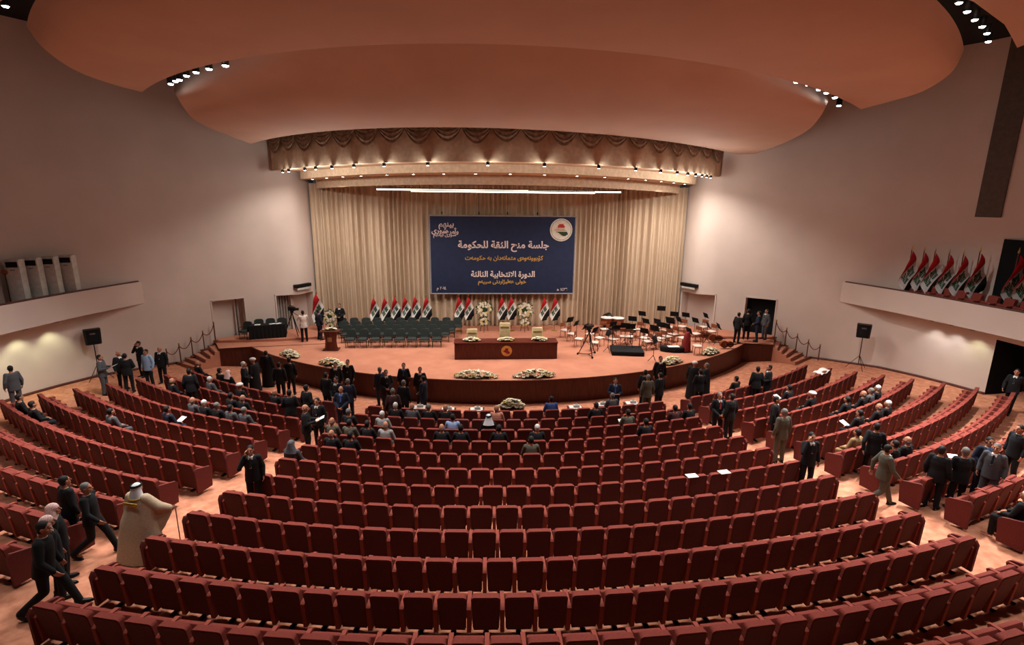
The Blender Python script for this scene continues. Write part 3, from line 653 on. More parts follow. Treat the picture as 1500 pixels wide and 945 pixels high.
# ---------------------------------------------------------------- black stage chairs
def stage_chair(label, loc, rz, group):
    t = thing('conference_chair', label, 'chair', loc, rz, group)     # its front looks along local -y
    mb = MB(); prof = []
    n = 14
    for i in range(n+1):
        a = pi*i/n; prof.append((.25*(abs(cos(a))**.6)*(1 if cos(a) >= 0 else -1), .72+.2*sin(a)**.55))
    prof = [(.23, .5)] + prof + [(-.23, .5)]
    mb.prism(prof, lambda x, z: (x, .2+(z-.5)*.18, z), lambda x, z: (x*.97, .27+(z-.5)*.2, z)); mb.build('backrest', CHAIRF, t)
    mb = MB(); mb.box((0, -.02, .45), (.5, .48, .09), .03); mb.build('seat', CHAIRF, t)
    mb = MB(); mb.box((0, -.25, .4), (.48, .02, .05), .008); mb.build('seat_edge_highlight', mat('seat_edge_highlight', (120, 116, 108), .5), t)  # pale strip: highlight along the seat's front edge, put into the colour
    for s in (-1, 1):
        mb = MB(); mb.tube([(s*.27, .22, .42), (s*.27, .2, .64), (s*.27, -.12, .64), (s*.27, -.22, .42)], .018, 6); mb.build('armrest', METALB, t)
        for y_ in (-.21, .21): mb = MB(); mb.tube([(s*.23, y_, 0), (s*.22, y_*.95, .42)], .014, 6); mb.build('leg', METALB, t)
    return t
cc = None; pitch = .655
for r, (n, xs, yy) in enumerate(((8, -8.3, 27.75), (9, -8.75, 28.75), (10, -9.15, 29.7), (11, -9.45, 30.55))):
    for i in range(n):
        loc = (xs+i*pitch*(1.03 if r else 1.0), yy, STAGE); lab = 'black padded chair, %s from the left in the %s row on the stage' % (ordn(i+1), ['front', 'second', 'third', 'back'][r])
        if cc is None: cc = stage_chair(lab, loc, 0, 'black chairs in rows on the stage')
        else: dup(cc, loc, rnd.uniform(-.06, .06), lab)
for i, x in enumerate((-1.15, -.5, .1, .7)):
    p = Vector((c.x, c.y, 0))+nx*(.75 if i else .3)+Vector((cos(ang), sin(ang), 0))*x
    dup(cc, (p.x, p.y, STAGE+.13), ang + (0 if i else -.5), ['black chair at the left end of the press table', 'left of three black chairs behind the press table', 'middle of three black chairs behind the press table', 'right of three black chairs behind the press table'][i])
# ---------------------------------------------------------------- flags
def flag(label, loc, h, s, group):
    t = thing('flag', label, 'flag', loc, 0, group)
    m_ = MB(); m_.lathe([(.19*s, 0), (.19*s, .02), (.06*s, .05), (.03, .08)], 16); m_.build('base', GOLD, t)
    m_ = MB(); m_.tube([(.03, .04, .03), (0, .02, h)], .016*s, 6); m_.build('pole', POSTW, t)
    m_ = MB(); m_.lathe([(.012, 0), (.03*s, .04), (.02*s, .09), (.002, .17*s)], 8, (0, .02, h)); m_.build('finial', GOLD, t)
    Hh = [(0, 0), (.16, -.32), (.32, -.68), (.34, -1.13)]; Ee = [(-.18, -.62), (-.29, -1.12), (-.16, -1.45), (.2, -1.42)]
    def P(u, v):            # u across the stripes, v along the fly
        k = min(int(u*3), 2); f = u*3-k
        a = Vector(Hh[k]).lerp(Vector(Hh[k+1]), f); b = Vector(Ee[k]).lerp(Vector(Ee[k+1]), f)
        p = a.lerp(b, v); bow = sin(pi*v)*.06
        return Vector((s*(p.x-bow*.6), -.05-.055*s*sin(u*9.0+v*2.0)-.03*s*sin(v*5+u*3), h-.04+s*(p.y-bow*.3)))
    m_ = MB()
    for k in range(3):
        m_.m = k; m_.grid(lambda u, v: P(k/3+u/3*.9999, v), 8, 14)
    cl_ = m_.build('cloth', [FRED, FWHT, FBLK], t)
    m_ = MB()
    for (v0, v1) in ((.18, .38), (.5, .72)):
        for j in range(5):
            va = v0+(v1-v0)*j/4; 
            pts = [P(.38+.22*q/4+.02*sin(q*2+j), va+.015*sin(q*3.0+j))+Vector((0, -.012, 0)) for q in range(5)]
            m_.tube(pts, .014*s, 4)
        m_.tube([P(.58, v0+(v1-v0)*q/6)+Vector((0, -.012, 0)) for q in range(7)], .016*s, 4)
    m_.build('script', FGRN, cl_)
    return t
SF = [[-7.661, 31.2, 3.326], [-7.023, 31.2, 3.326], [-6.421, 31.2, 3.366], [-5.82, 31.2, 3.366], [-5.215, 31.2, 3.406], [-4.572, 31.2, 3.365], [-2.628, 31.2, 3.363], [-2.058, 31.2, 3.363], [-0.053, 31.2, 3.361], [0.523, 31.2, 3.36], [2.508, 31.2, 3.317], [3.173, 31.2, 3.316], [-10.914, 31.0, 3.527]]
names = ['%s of six flags from the left behind the black chairs' % ordn(i+1) for i in range(6)] + ['left flag of the pair nearest the black chairs', 'right flag of the pair nearest the black chairs', 'left flag of the middle pair between the wreaths', 'right flag of the middle pair between the wreaths', 'left flag of the pair beside the orchestra', 'right flag of the pair beside the orchestra', 'flag standing alone by the left stage opening']
fl0 = None
for i, (p, nm) in enumerate(zip(SF, names)):
    lab = 'red, white and black ' + nm if i >= 6 else nm.replace('flags', 'tricolour flags')
    h = p[2]-STAGE-.1
    if i == 12: f_ = flag(lab, (p[0], p[1], STAGE), p[2]-STAGE, 1.25, 'flags on the stage')
    elif fl0 is None: fl0 = flag(lab, (p[0], p[1], STAGE), h, 1.0, 'flags on the stage'); fh = h
    else: dup(fl0, (p[0], p[1], STAGE+(h-fh)), rnd.uniform(-.1, .1), lab)
BF = [[19.161, 23.956, 6.88], [19.405, 23.523, 6.857], [19.614, 23.152, 6.861], [19.843, 22.639, 6.849], [20.043, 22.132, 6.869], [20.255, 21.597, 7.01], [20.652, 20.301, 7.079], [20.733, 19.866, 7.121]]; bf0 = None
for i, p in enumerate(BF):
    lab = '%s tricolour flag from the stage end on the right balcony' % ordn(i+1); h = p[2]-4.28-.1
    if bf0 is None: bf0 = flag(lab, (p[0], p[1], 4.28), h, 1.36, 'flags on the right balcony'); bh = h
    else: dup(bf0, (p[0], p[1], 4.28), rnd.uniform(-.1, .1), lab, s=h/bh)
# wreaths on stands
def wreath(label, loc, h, seed, s=1.0):
    t = thing('flower_stand', label, 'flower stand', loc, 0, 'flower stands by the curtain', s=s); g = random.Random(seed)
    m_ = MB()
    for k in range(3):
        a = k*2*pi/3+.5; m_.tube([(cos(a)*.28, sin(a)*.28, 0), (0, 0, h-.15)], .016, 6)
    m_.build('tripod', METALB, t)
    lf, pt = MB(), MB()
    for cz, R_, n in ((h, .42, 60), (h-.75, .24, 24)):
        for i in range(n):
            a = g.uniform(0, 2*pi); q = .3+.7*math.sqrt(g.random()); x, z = R_*q*cos(a), cz+R_*q*sin(a); r = g.uniform(.04, .075); y_ = -.06-.1*g.random()
            ou = Vector((cos(a), -.4, sin(a))).normalized(); sd = ou.cross(Vector((0, 1, 0))).normalized()*.03
            b_ = Vector((x, y_+.03, z)); lf.add([b_, b_+ou*.1+sd, b_+ou*.22, b_+ou*.1-sd], [(0, 1, 2, 3)])
            pt.m = 0 if g.random() < .8 else 1
            for k in range(6):
                aa = k*pi/3; ux = Vector((cos(aa), -.3, sin(aa))); sx = Vector((-sin(aa), 0, cos(aa)))*r*.45; c_ = Vector((x, y_, z))
                pt.add([c_, c_+ux*r*.7+sx, c_+ux*r*1.5, c_+ux*r*.7-sx], [(0, 1, 2, 3)])
            pt.ell((x, y_-.02, z), (r*.5, r*.4, r*.5), 6, 4)
        lf.ell((0, -.02, cz), (R_*.5, .05, R_*.5), 14, 8)
    lf.build('leaves', GREEN, t, smooth=False); pt.build('blossoms', [PETAL, YELLOWP], t, smooth=False)
WR = [[-1.122, 31.0, 2.859], [1.339, 31.0, 2.812], [-9.921, 30.0, 2.676]]
for i, p in enumerate(WR): wreath(['white flower wreath on a stand left of the middle flags', 'white flower wreath on a stand right of the middle flags', 'tall white flower stand by the left end of the curtain'][i], (p[0], p[1], STAGE), (p[2]-STAGE-.35)*(1.25 if i == 2 else 1), 60+i, .8 if i == 2 else 1.0)
EF = [[-1.638, 22.026, 1.2], [1.127, 21.935, 1.2], [-8.844, 23.779, 1.2], [-11.341, 25.574, 1.2], [8.415, 23.558, 1.2], [11.21, 25.288, 1.2]]
for i, p in enumerate(EF):
    r_ = Vector((p[0], p[1]-DD, 0)); a = math.atan2(r_.x, -r_.y); q = pol(18.35, math.degrees(a), STAGE)
    o = flowers('flower_arrangement', ['white flower bank on the stage edge left of centre', 'white flower bank on the stage edge right of centre', 'white flower bank on the left stage edge near the lectern', 'white flower bank at the far left of the stage edge', 'white flower bank on the right stage edge before the orchestra', 'white flower bank at the far right of the stage edge'][i], q, 1.0 if i < 2 else (.8 if i == 2 else .7), .26, .3, 150 if i < 2 else 110, 'flower banks on the stage edge', 70+i)
    o.rotation_euler = (0, 0, a)
# ---------------------------------------------------------------- orchestra
OCH = [[3.577, 29.47, 1.56], [3.829, 28.615, 1.56], [4.013, 27.513, 1.56], [4.702, 26.747, 1.56], [5.183, 27.68, 1.56], [5.924, 29.641, 1.56], [6.733, 29.624, 1.56], [5.893, 27.373, 1.56], [7.689, 27.621, 1.56], [8.238, 28.208, 1.56], [9.276, 29.24, 1.56], [8.159, 27.033, 1.56], [9.613, 28.382, 1.56], [7.999, 29.487, 1.56], [6.628, 27.942, 1.56], [4.819, 28.489, 1.56], [6.114, 28.878, 1.56], [6.909, 27.935, 1.56], [7.601, 26.86, 1.56], [9.066, 27.886, 1.56], [9.829, 27.571, 1.56], [9.303, 29.24, 1.56], [9.094, 29.914, 1.56], [9.988, 25.897, 1.56], [12.061, 30.084, 1.56], [12.073, 28.963, 1.56], [10.942, 28.457, 1.56], [9.586, 28.383, 1.56], [8.546, 27.503, 1.56], [8.147, 28.007, 1.56], [10.824, 30.225, 1.56], [10.057, 30.124, 1.56]]; OST = [[3.816, 29.28, 2.2], [4.08, 28.702, 2.2], [4.423, 27.819, 2.2], [4.794, 27.084, 2.2], [5.34, 26.38, 2.2], [6.621, 27.776, 2.2], [8.578, 31.069, 2.2], [10.144, 32.142, 2.2], [10.498, 30.778, 2.2], [11.205, 30.767, 2.2], [8.182, 29.087, 2.2], [8.874, 29.075, 2.2], [9.538, 28.831, 2.2], [8.651, 27.952, 2.2], [7.367, 26.729, 2.2], [7.973, 26.917, 2.2], [7.26, 24.694, 2.2], [6.006, 27.367, 2.2], [7.548, 29.572, 2.2], [8.96, 27.73, 2.2], [6.127, 28.44, 2.2], [10.103, 29.053, 2.2], [11.19, 29.27, 2.2], [12.398, 30.619, 2.2], [11.405, 28.008, 2.2], [11.856, 27.673, 2.2], [9.7, 26.481, 2.2], [9.512, 28.831, 2.2]]; POD = [[6.204, 25.759, 1.1], [5.589, 26.023, 1.1]]
pc = Vector((6.35, 26.3, STAGE))
def face(loc, tgt): return math.atan2(tgt[1]-loc[1], tgt[0]-loc[0]) + pi/2
oc0 = None
order = sorted(range(len(OCH)), key=lambda i: (OCH[i][1], OCH[i][0]))
ROWN = ['front', 'second', 'third', 'fourth', 'fifth', 'back', 'back']
for n, i in enumerate(order):
    p = OCH[i]; loc = (p[0], p[1], STAGE); rz = face(loc, pc)
    lab = 'white-padded wooden orchestra chair, %s from the stage edge among the music stands' % ordn(n+1)
    if oc0 is None:
        t = oc0 = thing('orchestra_chair', lab, 'chair', loc, rz, 'orchestra chairs')
        m_ = MB(); m_.box((0, 0, .46), (.44, .42, .05), .02); m_.build('seat', CHAIRS, t)
        m_ = MB(); m_.box((0, .2, .76), (.42, .03, .22), .012); m_.build('backrest', CHAIRW, t)
        m_ = MB()
        for s in (-1, 1): m_.tube([(s*.19, .18, .4), (s*.19, .21, .86)], .016, 6); m_.tube([(s*.19, -.18, .4), (s*.19, .18, .4)], .014, 6)
        m_.build('frame', CHAIRW, t)
        for s in (-1, 1):
            for y_ in (-.18, .18): m_ = MB(); m_.tube([(s*.2, y_*1.1, 0), (s*.18, y_, .44)], .016, 6); m_.build('leg', CHAIRW, t)
    else: dup(oc0, loc, rz, lab)
order = sorted(range(len(OST)), key=lambda i: OST[i][0]); os0 = None
for n, i in enumerate(order):
    p = OST[i]; loc = (p[0], p[1], STAGE); rz = face(loc, pc)+pi+rnd.uniform(-.5, .5)
    lab = 'black music stand, %s from the left in the orchestra' % ordn(n+1)
    if os0 is None:
        t = os0 = thing('music_stand', lab, 'music stand', loc, rz, 'music stands')
        m_ = MB(); T_ = Matrix.Translation((0, 0, 1.12)) @ Matrix.Rotation(RAD(-22), 4, 'X'); m_.M = T_; m_.box((0, 0, 0), (.5, .02, .34), .006); m_.box((0, -.03, -.17), (.5, .06, .012)); m_.M = Matrix.Identity(4); m_.build('desk', BLACKF, t)
        m_ = MB(); m_.tube([(0, .02, .25), (0, .02, 1.1)], .014, 6); m_.build('pole', METALB, t)
        m_ = MB()
        for k in range(3): a = k*2*pi/3; m_.tube([(0, .02, .32), (cos(a)*.25, .02+sin(a)*.25, .01)], .012, 6)
        m_.build('tripod_feet', METALB, t)
    else: dup(os0, loc, rz, lab, s=rnd.uniform(.93, 1.06))
for i, p in enumerate([[6.41, 31.07, 1.95], [7.053, 30.932, 1.95]]):
    t = thing('timpani', ['left of two copper kettledrums with white heads', 'right of two copper kettledrums with white heads'][i], 'drum', (p[0], p[1], STAGE), 0, 'kettledrums')
    m_ = MB(); m_.lathe([(.1, .3), (.3, .42), (.38, .6), (.39, .8)], 24); m_.build('bowl', COPPER, t)
    m_ = MB(); m_.lathe([(.38, .8), (.385, .84), (.3, .85), (.001, .85)], 24); m_.build('drumhead', WHITE, t)
    m_ = MB(); m_.lathe([(.39, .78), (.41, .78), (.41, .82), (.39, .82)], 24); m_.build('hoop', STEEL, t)
    for k in range(4): a = k*pi/2+.4; m_ = MB(); m_.tube([(cos(a)*.36, sin(a)*.36, .62), (cos(a)*.42, sin(a)*.42, 0)], .018, 6); m_.build('leg', METALB, t)
for i, p in enumerate([[7.463, 29.19, 1.8], [7.305, 28.645, 1.8]]):
    t = thing('snare_drum', ['farther white-topped drum amid the music stands', 'nearer white-topped drum amid the music stands'][i], 'drum', (p[0], p[1], STAGE), 0, 'side drums')
    m_ = MB(); m_.lathe([(.2, .52), (.2, .68)], 20); m_.build('shell', mat('drum_shell', (60, 56, 60), .4), t)
    m_ = MB(); m_.lathe([(.2, .68), (.19, .7), (.001, .7)], 20); m_.build('drumhead', WHITE, t)
    for k in range(3): a = k*2*pi/3; m_ = MB(); m_.tube([(0, 0, .5), (cos(a)*.25, sin(a)*.25, 0)], .014, 6); m_.build('leg', METALB, t)
# bass drum
t = thing('bass_drum', 'black draped bass drum behind the kettledrums', 'drum', (6.6, 31.6, STAGE), .4)
m_ = MB(); m_.M = Matrix.Translation((0, 0, .66)) @ Matrix.Rotation(RAD(75), 4, 'Y'); m_.lathe([(.31, -.17), (.33, -.17), (.33, .17), (.31, .17)], 24); m_.M = Matrix.Identity(4); m_.build('shell', METALB, t)
m_ = MB(); m_.box((0, 0, .19), (.4, .4, .38), .03); m_.build('cradle', METALB, t)
def cello(label, loc, rz):
    t = thing('cello', label, 'cello', loc, rz, 'cellos lying on the stage')
    out = []
    for i in range(33):
        u = i/32; x = -.38+.76*u; w_ = .235*(abs(sin(pi*min(max(u, .001), .999)))**.45)*(1-.42*math.exp(-((u-.55)/.13)**2))*(1-.14*u); out.append((x, w_))
    poly = out + [(x, -w_) for x, w_ in out[::-1]]
    m_ = MB(); m_.prism(poly, lambda x, z: (x, .06, z+.25), lambda x, z: (x, -.1, z+.25)); m_.build('body', VARNISH, t)
    m_ = MB(); m_.tube([(.36, -.06, .25), (.85, -.06, .28)], [.03, .02], 8); m_.ell((.9, -.06, .28), (.05, .035, .035), 10, 6); m_.build('neck', VARNISH, t)
    m_ = MB(); m_.box((.2, -.12, .26), (.62, .02, .05), .005); m_.build('fingerboard', METALB, t)
    m_ = MB(); m_.box((-.1, -.13, .25), (.015, .06, .1)); m_.build('bridge', CHAIRW, t)
for i, p in enumerate([[11.696, 28.901, 1.25], [12.044, 28.281, 1.25], [12.055, 26.943, 1.25]]): cello(['cello lying farthest back by the right wall', 'cello lying in the middle of three by the right wall', 'cello lying nearest the right flower bank'][i], (p[0], p[1], STAGE), -.5+.25*i)
CS = [[8.559, 26.149, 1.1], [9.581, 26.121, 1.1]]
t = thing('instrument_case', 'long black instrument case lying open before the orchestra', 'case', (CS[0][0]+.3, CS[0][1]+.3, STAGE), -.25)
m_ = MB(); m_.rings([((0, 0, 0), .62, .26), ((0, 0, .2), .66, .29), ((0, 0, .28), .6, .25)], 24); m_.build('shell', BLACKF, t)
m_ = MB(); m_.tube([(-.12, -.28, .15), (-.08, -.35, .15), (.08, -.35, .15), (.12, -.28, .15)], .015, 6); m_.build('handle', METALB, t)
m_ = MB(); m_.box((.05, 0, .283), (.6, .3, .012)); tag(m_.build('cloth_sheet', WHITE), 'white cloth spread on the black instrument case', 'cloth'); COL.objects[-1]
bpy.data.objects['cloth_sheet'].location = (CS[0][0]+.3, CS[0][1]+.3, STAGE)
t = thing('covered_harp', 'upright instrument under a maroon cover before the orchestra', 'instrument', (CS[1][0], CS[1][1]+.25, STAGE), .2)
m_ = MB(); m_.rings([((0, 0, 0), .25, .2), ((0, 0, .5), .22, .17), ((0, 0, .95), .17, .14), ((.03, 0, 1.08), .1, .09)], 14); m_.build('cover', MAROONCASE, t)
m_ = MB(); m_.box((0, 0, .02), (.55, .45, .04), .01); m_.build('base', METALB, t)
# conductor's podium
t = thing('conductor_podium', 'black conductor podium with a guard rail on the stage', 'podium', tuple(pc), -.16)
m_ = MB(); m_.box((0, 0, .11), (1.65, 1.3, .22), .02); m_.build('platform', BLACKF, t)
m_ = MB()
for x in (-.72, .72): m_.tube([(x, .58, .2), (x, .58, 1.1)], .022, 6)
m_.tube([(-.72, .58, 1.1), (.72, .58, 1.1)], .024, 6); m_.tube([(-.72, .58, .65), (.72, .58, .65)], .016, 6)
m_.build('guard_rail', METALB, t)
o = dup(os0, (pc.x+.25, pc.y+.35, STAGE+.22), pi, 'black music stand standing on the conductor podium')
# camera on a tripod dolly
def tripod(label, loc, h, rz, dolly=True):
    t = thing('camera_tripod', label, 'tripod', loc, rz)
    for k in range(3):
        a = k*2*pi/3+.5; m_ = MB(); m_.tube([(0, 0, h), (cos(a)*.28, sin(a)*.28, h*.45), (cos(a)*.52, sin(a)*.52, .06)], [.03, .026, .02], 6); m_.build('leg', METALB, t)
    if dolly:
        m_ = MB()
        for k in range(3): a = k*2*pi/3+.5; m_.tube([(0, 0, .08), (cos(a)*.55, sin(a)*.55, .08)], .02, 6); m_.ell((cos(a)*.55, sin(a)*.55, .06), (.06, .03, .06), 10, 6)
        m_.build('dolly', METALB, t)
    m_ = MB(); m_.box((0, 0, h+.06), (.14, .14, .12), .02); m_.tube([(0, 0, h+.06), (.1, -.5, h-.1)], .014, 6); m_.build('pan_head', METALB, t)
    return t
TP = [4.304, 25.571, 1.1]; TP2 = [-12.014, 29.653, 1.25]
def tv(label, loc, rz):
    t = thing('television_camera', label, 'camera', loc, rz)
    m_ = MB(); m_.box((0, 0, .12), (.16, .42, .22), .02); m_.build('body', METALB, t)
    m_ = MB(); m_.tube([(0, .2, .12), (0, .42, .12)], [.06, .075], 12); m_.build('lens', METALB, t)
    m_ = MB(); m_.box((-.12, -.1, .2), (.1, .16, .08), .01); m_.build('viewfinder', METALB, t)
    m_ = MB(); m_.tube([(0, -.15, .23), (0, -.1, .3), (0, .1, .3), (0, .15, .23)], .014, 6); m_.build('handle', METALB, t)
tripod('black tripod on a wheeled dolly before the orchestra', (TP[0]-.1, TP[1]+.25, STAGE), 1.25, .2); tv('black television camera on the tripod before the orchestra', (TP[0]-.1, TP[1]+.25, STAGE+1.37), -.6)
tripod('black tripod beside the press table', (TP2[0]+.1, TP2[1], STAGE+.13), 1.35, .8, False); tv('black television camera on the tripod by the press table', (TP2[0]+.1, TP2[1], STAGE+.13+1.47), -1.9)
# ---------------------------------------------------------------- tables before the first row
FT = [[-3.826, 19.896, 0.884], [-2.672, 19.616, 0.894], [-1.541, 19.597, 0.885], [-0.123, 19.733, 0.865], [2.43, 19.657, 0.887], [3.579, 19.935, 0.876], [4.841, 19.988, 0.896]]
lab = ['leftmost small table with white papers before the first row', 'second small table from the left before the first row', 'third small table from the left before the first row', 'wider table bearing the big white bouquet at the middle', 'small table right of the big bouquet', 'second small table right of the big bouquet', 'rightmost small table by the trio before the stage']
for i, p in enumerate(FT):
    w_ = .95 if i == 3 else .6; fz = floor_z((Vector((p[0], p[1]-DD, 0))).length)
    t = thing('side_table', lab[i], 'table', (p[0], p[1], fz), math.atan2(p[0], DD-p[1]), 'small tables before the first row')
    m_ = MB(); m_.box((0, 0, .52), (w_, .45, .035), .008); m_.build('tabletop', DESKW, t)
    for sx in (-1, 1):
        for sy in (-1, 1): m_ = MB(); m_.box((sx*(w_/2-.04), sy*.18, .25), (.04, .04, .5)); m_.build('leg', DESKW, t)
    if i == 3: flowers('flower_arrangement', 'big white bouquet on the middle table before the first row', (p[0], p[1], fz+.54), .52, .2, .32, 110, 'bouquets before the first row', 90)
    else:
        m_ = MB(); m_.box((0, 0, .008), (.5, .36, .016), .004); o = m_.build('table_cloth', WHITE); o.location = (p[0], p[1], fz+.5375+.001); tag(o, 'white cloth on the ' + ['leftmost', 'second', 'third', '', 'fourth', 'fifth', 'rightmost'][i] + ' small table before the first row', 'cloth', 'cloths on the small tables')
        m_ = MB(); m_.box((0, 0, .05), (.24, .13, .1), .02); m_.add([(-.06, 0, .1), (.0, .03, .17), (.06, 0, .1), (0, -.03, .1)], [(0, 1, 2), (0, 2, 3), (0, 3, 1)])
        o = m_.build('tissue_box', WHITEPL); o.location = (p[0]+.04, p[1], fz+.556); tag(o, 'pale tissue box on the ' + ['leftmost', 'second', 'third', '', 'fourth', 'fifth', 'rightmost'][i] + ' small table before the first row', 'tissue box', 'tissue boxes')
# ---------------------------------------------------------------- wall boxes, speakers, balcony things
for i, v in enumerate([[10.89, -12.165, 31.234, 3.932], [11.784, -11.608, 32.084, 3.879], [11.998, 11.501, 32.298, 3.812], [10.969, 12.046, 31.282, 3.889]]):
    if i % 2: continue
    side = -1 if i < 2 else 1; a, b = wpt(v[0], side), wpt([[10.89, -12.165, 31.234, 3.932], [11.784, -11.608, 32.084, 3.879], [11.998, 11.501, 32.298, 3.812], [10.969, 12.046, 31.282, 3.889]][i+1][0], side); n = -wnorm(v[0], side); c_ = (a+b)/2
    rz = math.atan2((b-a).y, (b-a).x); t = thing('wall_unit', 'dark wall-mounted air unit above the %s stage opening' % ('left' if side < 0 else 'right'), 'air unit', (c_.x+n.x*.14, c_.y+n.y*.14, 3.72), rz)
    m_ = MB(); m_.box((0, 0, .12), ((b-a).length+.1, .24, .2), .02); m_.build('front', METALB, t)
    m_ = MB(); m_.box((0, 0, -.06), ((b-a).length*.85, .2, .14), .02); m_.build('body', WHITEPL, t)
for i, p in enumerate([[-19.729, 24.479, 0.68], [18.954, 25.121, 0.588]]):
    side = -1 if i == 0 else 1
    loc = (p[0]-side*.85, p[1]-.3, floor_z((Vector((p[0]-side*.85, p[1]-.3-DD, 0))).length))
    t = thing('speaker_stand', 'black tripod speaker stand by the %s wall' % ('left' if i == 0 else 'right'), 'stand', loc, 0, 'speaker stands')
    m_ = MB(); m_.tube([(0, 0, .3), (0, 0, 1.72)], .02, 8); m_.build('pole', METALB, t)
    for k in range(3): a = k*2*pi/3+.3; m_ = MB(); m_.tube([(0, 0, .75), (cos(a)*.55, sin(a)*.55, .01)], .014, 6); m_.build('leg', METALB, t)
    t = thing('loudspeaker', 'black loudspeaker on the stand by the %s wall' % ('left' if i == 0 else 'right'), 'speaker', (loc[0], loc[1], loc[2]+1.72), RAD(-38*side))
    m_ = MB(); m_.prism([(-.3, .16), (.3, .16), (.32, -.14), (.24, -.24), (-.24, -.24), (-.32, -.14)], lambda x, y_: (x*.92, y_, 0), lambda x, y_: (x, y_, .68)); m_.build('cabinet', METALB, t, smooth=False)
    m_ = MB(); m_.box((0, -.245, .32), (.42, .015, .54), .006); m_.build('grille', BLACKF, t)
    m_ = MB(); m_.box((0, -.255, .5), (.2, .01, .07), .003); m_.build('horn', STEEL, t)
ac0 = None
for i, p in enumerate([[-20.089, 22.399, 6.511], [-19.856, 22.99, 6.478], [-19.58, 23.506, 6.454], [-19.269, 24.057, 6.427]]):
    lab = '%s white floor-standing air conditioner from the stage end on the left balcony' % ordn(4-i)
    if ac0 is None:
        t = ac0 = thing('air_conditioner', lab, 'air conditioner', (p[0], p[1], 4.28), .18, 'air conditioners on the left balcony')
        m_ = MB(); m_.box((0, 0, 1.05), (.5, .4, 2.1), .025); m_.build('cabinet', WHITEPL, t)
        m_ = MB(); m_.box((0, -.205, 1.9), (.4, .02, .22), .008); m_.build('air_outlet', METALB, t)
        m_ = MB(); m_.box((0, -.205, 1.68), (.16, .012, .04), .003); m_.build('control_panel', STEEL, t)
        m_ = MB(); m_.box((0, -.202, .7), (.42, .012, 1.1), .004); m_.build('intake_panel', WHITEPL, t)
    else: dup(ac0, (p[0], p[1], 4.28), .18, lab)
p = [[-20.089, 22.399, 6.511], [-19.856, 22.99, 6.478], [-19.58, 23.506, 6.454], [-19.269, 24.057, 6.427]][0]
t = thing('fan_stand', 'slim stand with a brown round top before the air conditioners', 'stand', (p[0]+.1, p[1]-.65, 4.28))
m_ = MB(); m_.tube([(0, 0, .02), (0, 0, 1.6)], .016, 6); m_.build('pole', METALB, t)
m_ = MB(); m_.lathe([(.16, 0), (.16, .025), (.03, .05)], 14); m_.build('base', METALB, t)
m_ = MB(); m_.ell((0, 0, 1.67), (.13, .07, .11), 12, 8); m_.build('head', VARNISH, t)
# ---------------------------------------------------------------- auditorium seats
def seat_parts():
    P = {}
    m_ = MB()       # upholstered back: front cushion and rim, back panel in the shaded colour
    n = 6; w_, top, bot = .258, .9, .14; prof = []
    for i in range(n+1): a = pi/2*i/n; prof.append((w_-.07+.07*cos(a), top-.06+.06*sin(a)))
    prof = prof + [(-x, z) for x, z in prof[::-1]]; prof = [(w_-.022, bot)] + prof + [(-w_+.022, bot)]
    sl = lambda z: .2*(.9-z)
    m_.m = 0; m_.prism(prof, lambda x, z: (x, .02+sl(z)*.9, z), lambda x, z: (x*.96, .145+sl(z)*.9, z-.01))
    m_.m = 1; m_.prism([(x*.93, z-.03) for x, z in prof], lambda x, z: (x, .012+sl(z)*.9, z), lambda x, z: (x, .036+sl(z)*.9, z))
    P['backrest'] = m_.mesh('backrest', [SEATF, SEATD])
    m_ = MB(); m_.M = Matrix.Translation((0, .36, .44)) @ Matrix.Rotation(RAD(72), 4, 'X'); m_.box((0, 0, 0), (.5, .42, .12), .035); P['seat_cushion'] = m_.mesh('seat_cushion', SEATF)
    m_ = MB(); m_.box((0, .36, .44), (.5, .46, .12), .035); P['seat_down'] = m_.mesh('seat_cushion', SEATF)
    m_ = MB(); prof = [(.1, .1), (.05, .62), (.1, .65), (.5, .635), (.545, .6), (.52, .55), (.44, .3), (.4, .1)]
    m_.prism(prof, lambda y_, z: (-.038, y_, z), lambda y_, z: (.038, y_, z)); P['armrest'] = m_.mesh('armrest', SEATA, ang=50)
    m_ = MB(); m_.box((0, .28, .16), (.05, .12, .32), .01); m_.box((0, .28, .012), (.1, .3, .024), .008); P['support'] = m_.mesh('support', METALB)
    m_ = MB(); prof = [(.02, .06), (.0, .7), (.06, .78), (.5, .66), (.56, .6), (.5, .06)]
    m_.prism(prof, lambda y_, z: (-.03, y_, z), lambda y_, z: (.03, y_, z)); P['end_panel'] = m_.mesh('end_panel', SEATE, ang=50)
    return P
SP = seat_parts(); PW = .6
def slots(k, block):
    r = R0-k*DR
    if block == 'C': a0, a1 = -(14.4+.07*(12-k)), 14.75+.085*(12-k)
    elif block == 'L': a0, a1 = -39.6, -(17.7+.11*(12-k))
    else: a0, a1 = (17.9+.1*(12-k)), 39.6
    n = round(RAD(a1-a0)*r/PW); return [a0+(a1-a0)*(i+.5)/n for i in range(n)], r
SEATS = []     # (block, k, index, n, angle, r)
for k in range(-1, 12):
    for bl in 'CLR':
        if bl != 'C' and k < 1: continue
        sl_, r = slots(k, bl)
        for i, a in enumerate(sl_): SEATS.append((bl, k, i, len(sl_), a, r))
def inview(p):
    v = cam.matrix_world.inverted() @ Vector(p)
    if v.z > -.5: return None
    x = 750+771.657*v.x/-v.z; y = 472.5-771.657*v.y/-v.z
    return (x, y, -v.z)
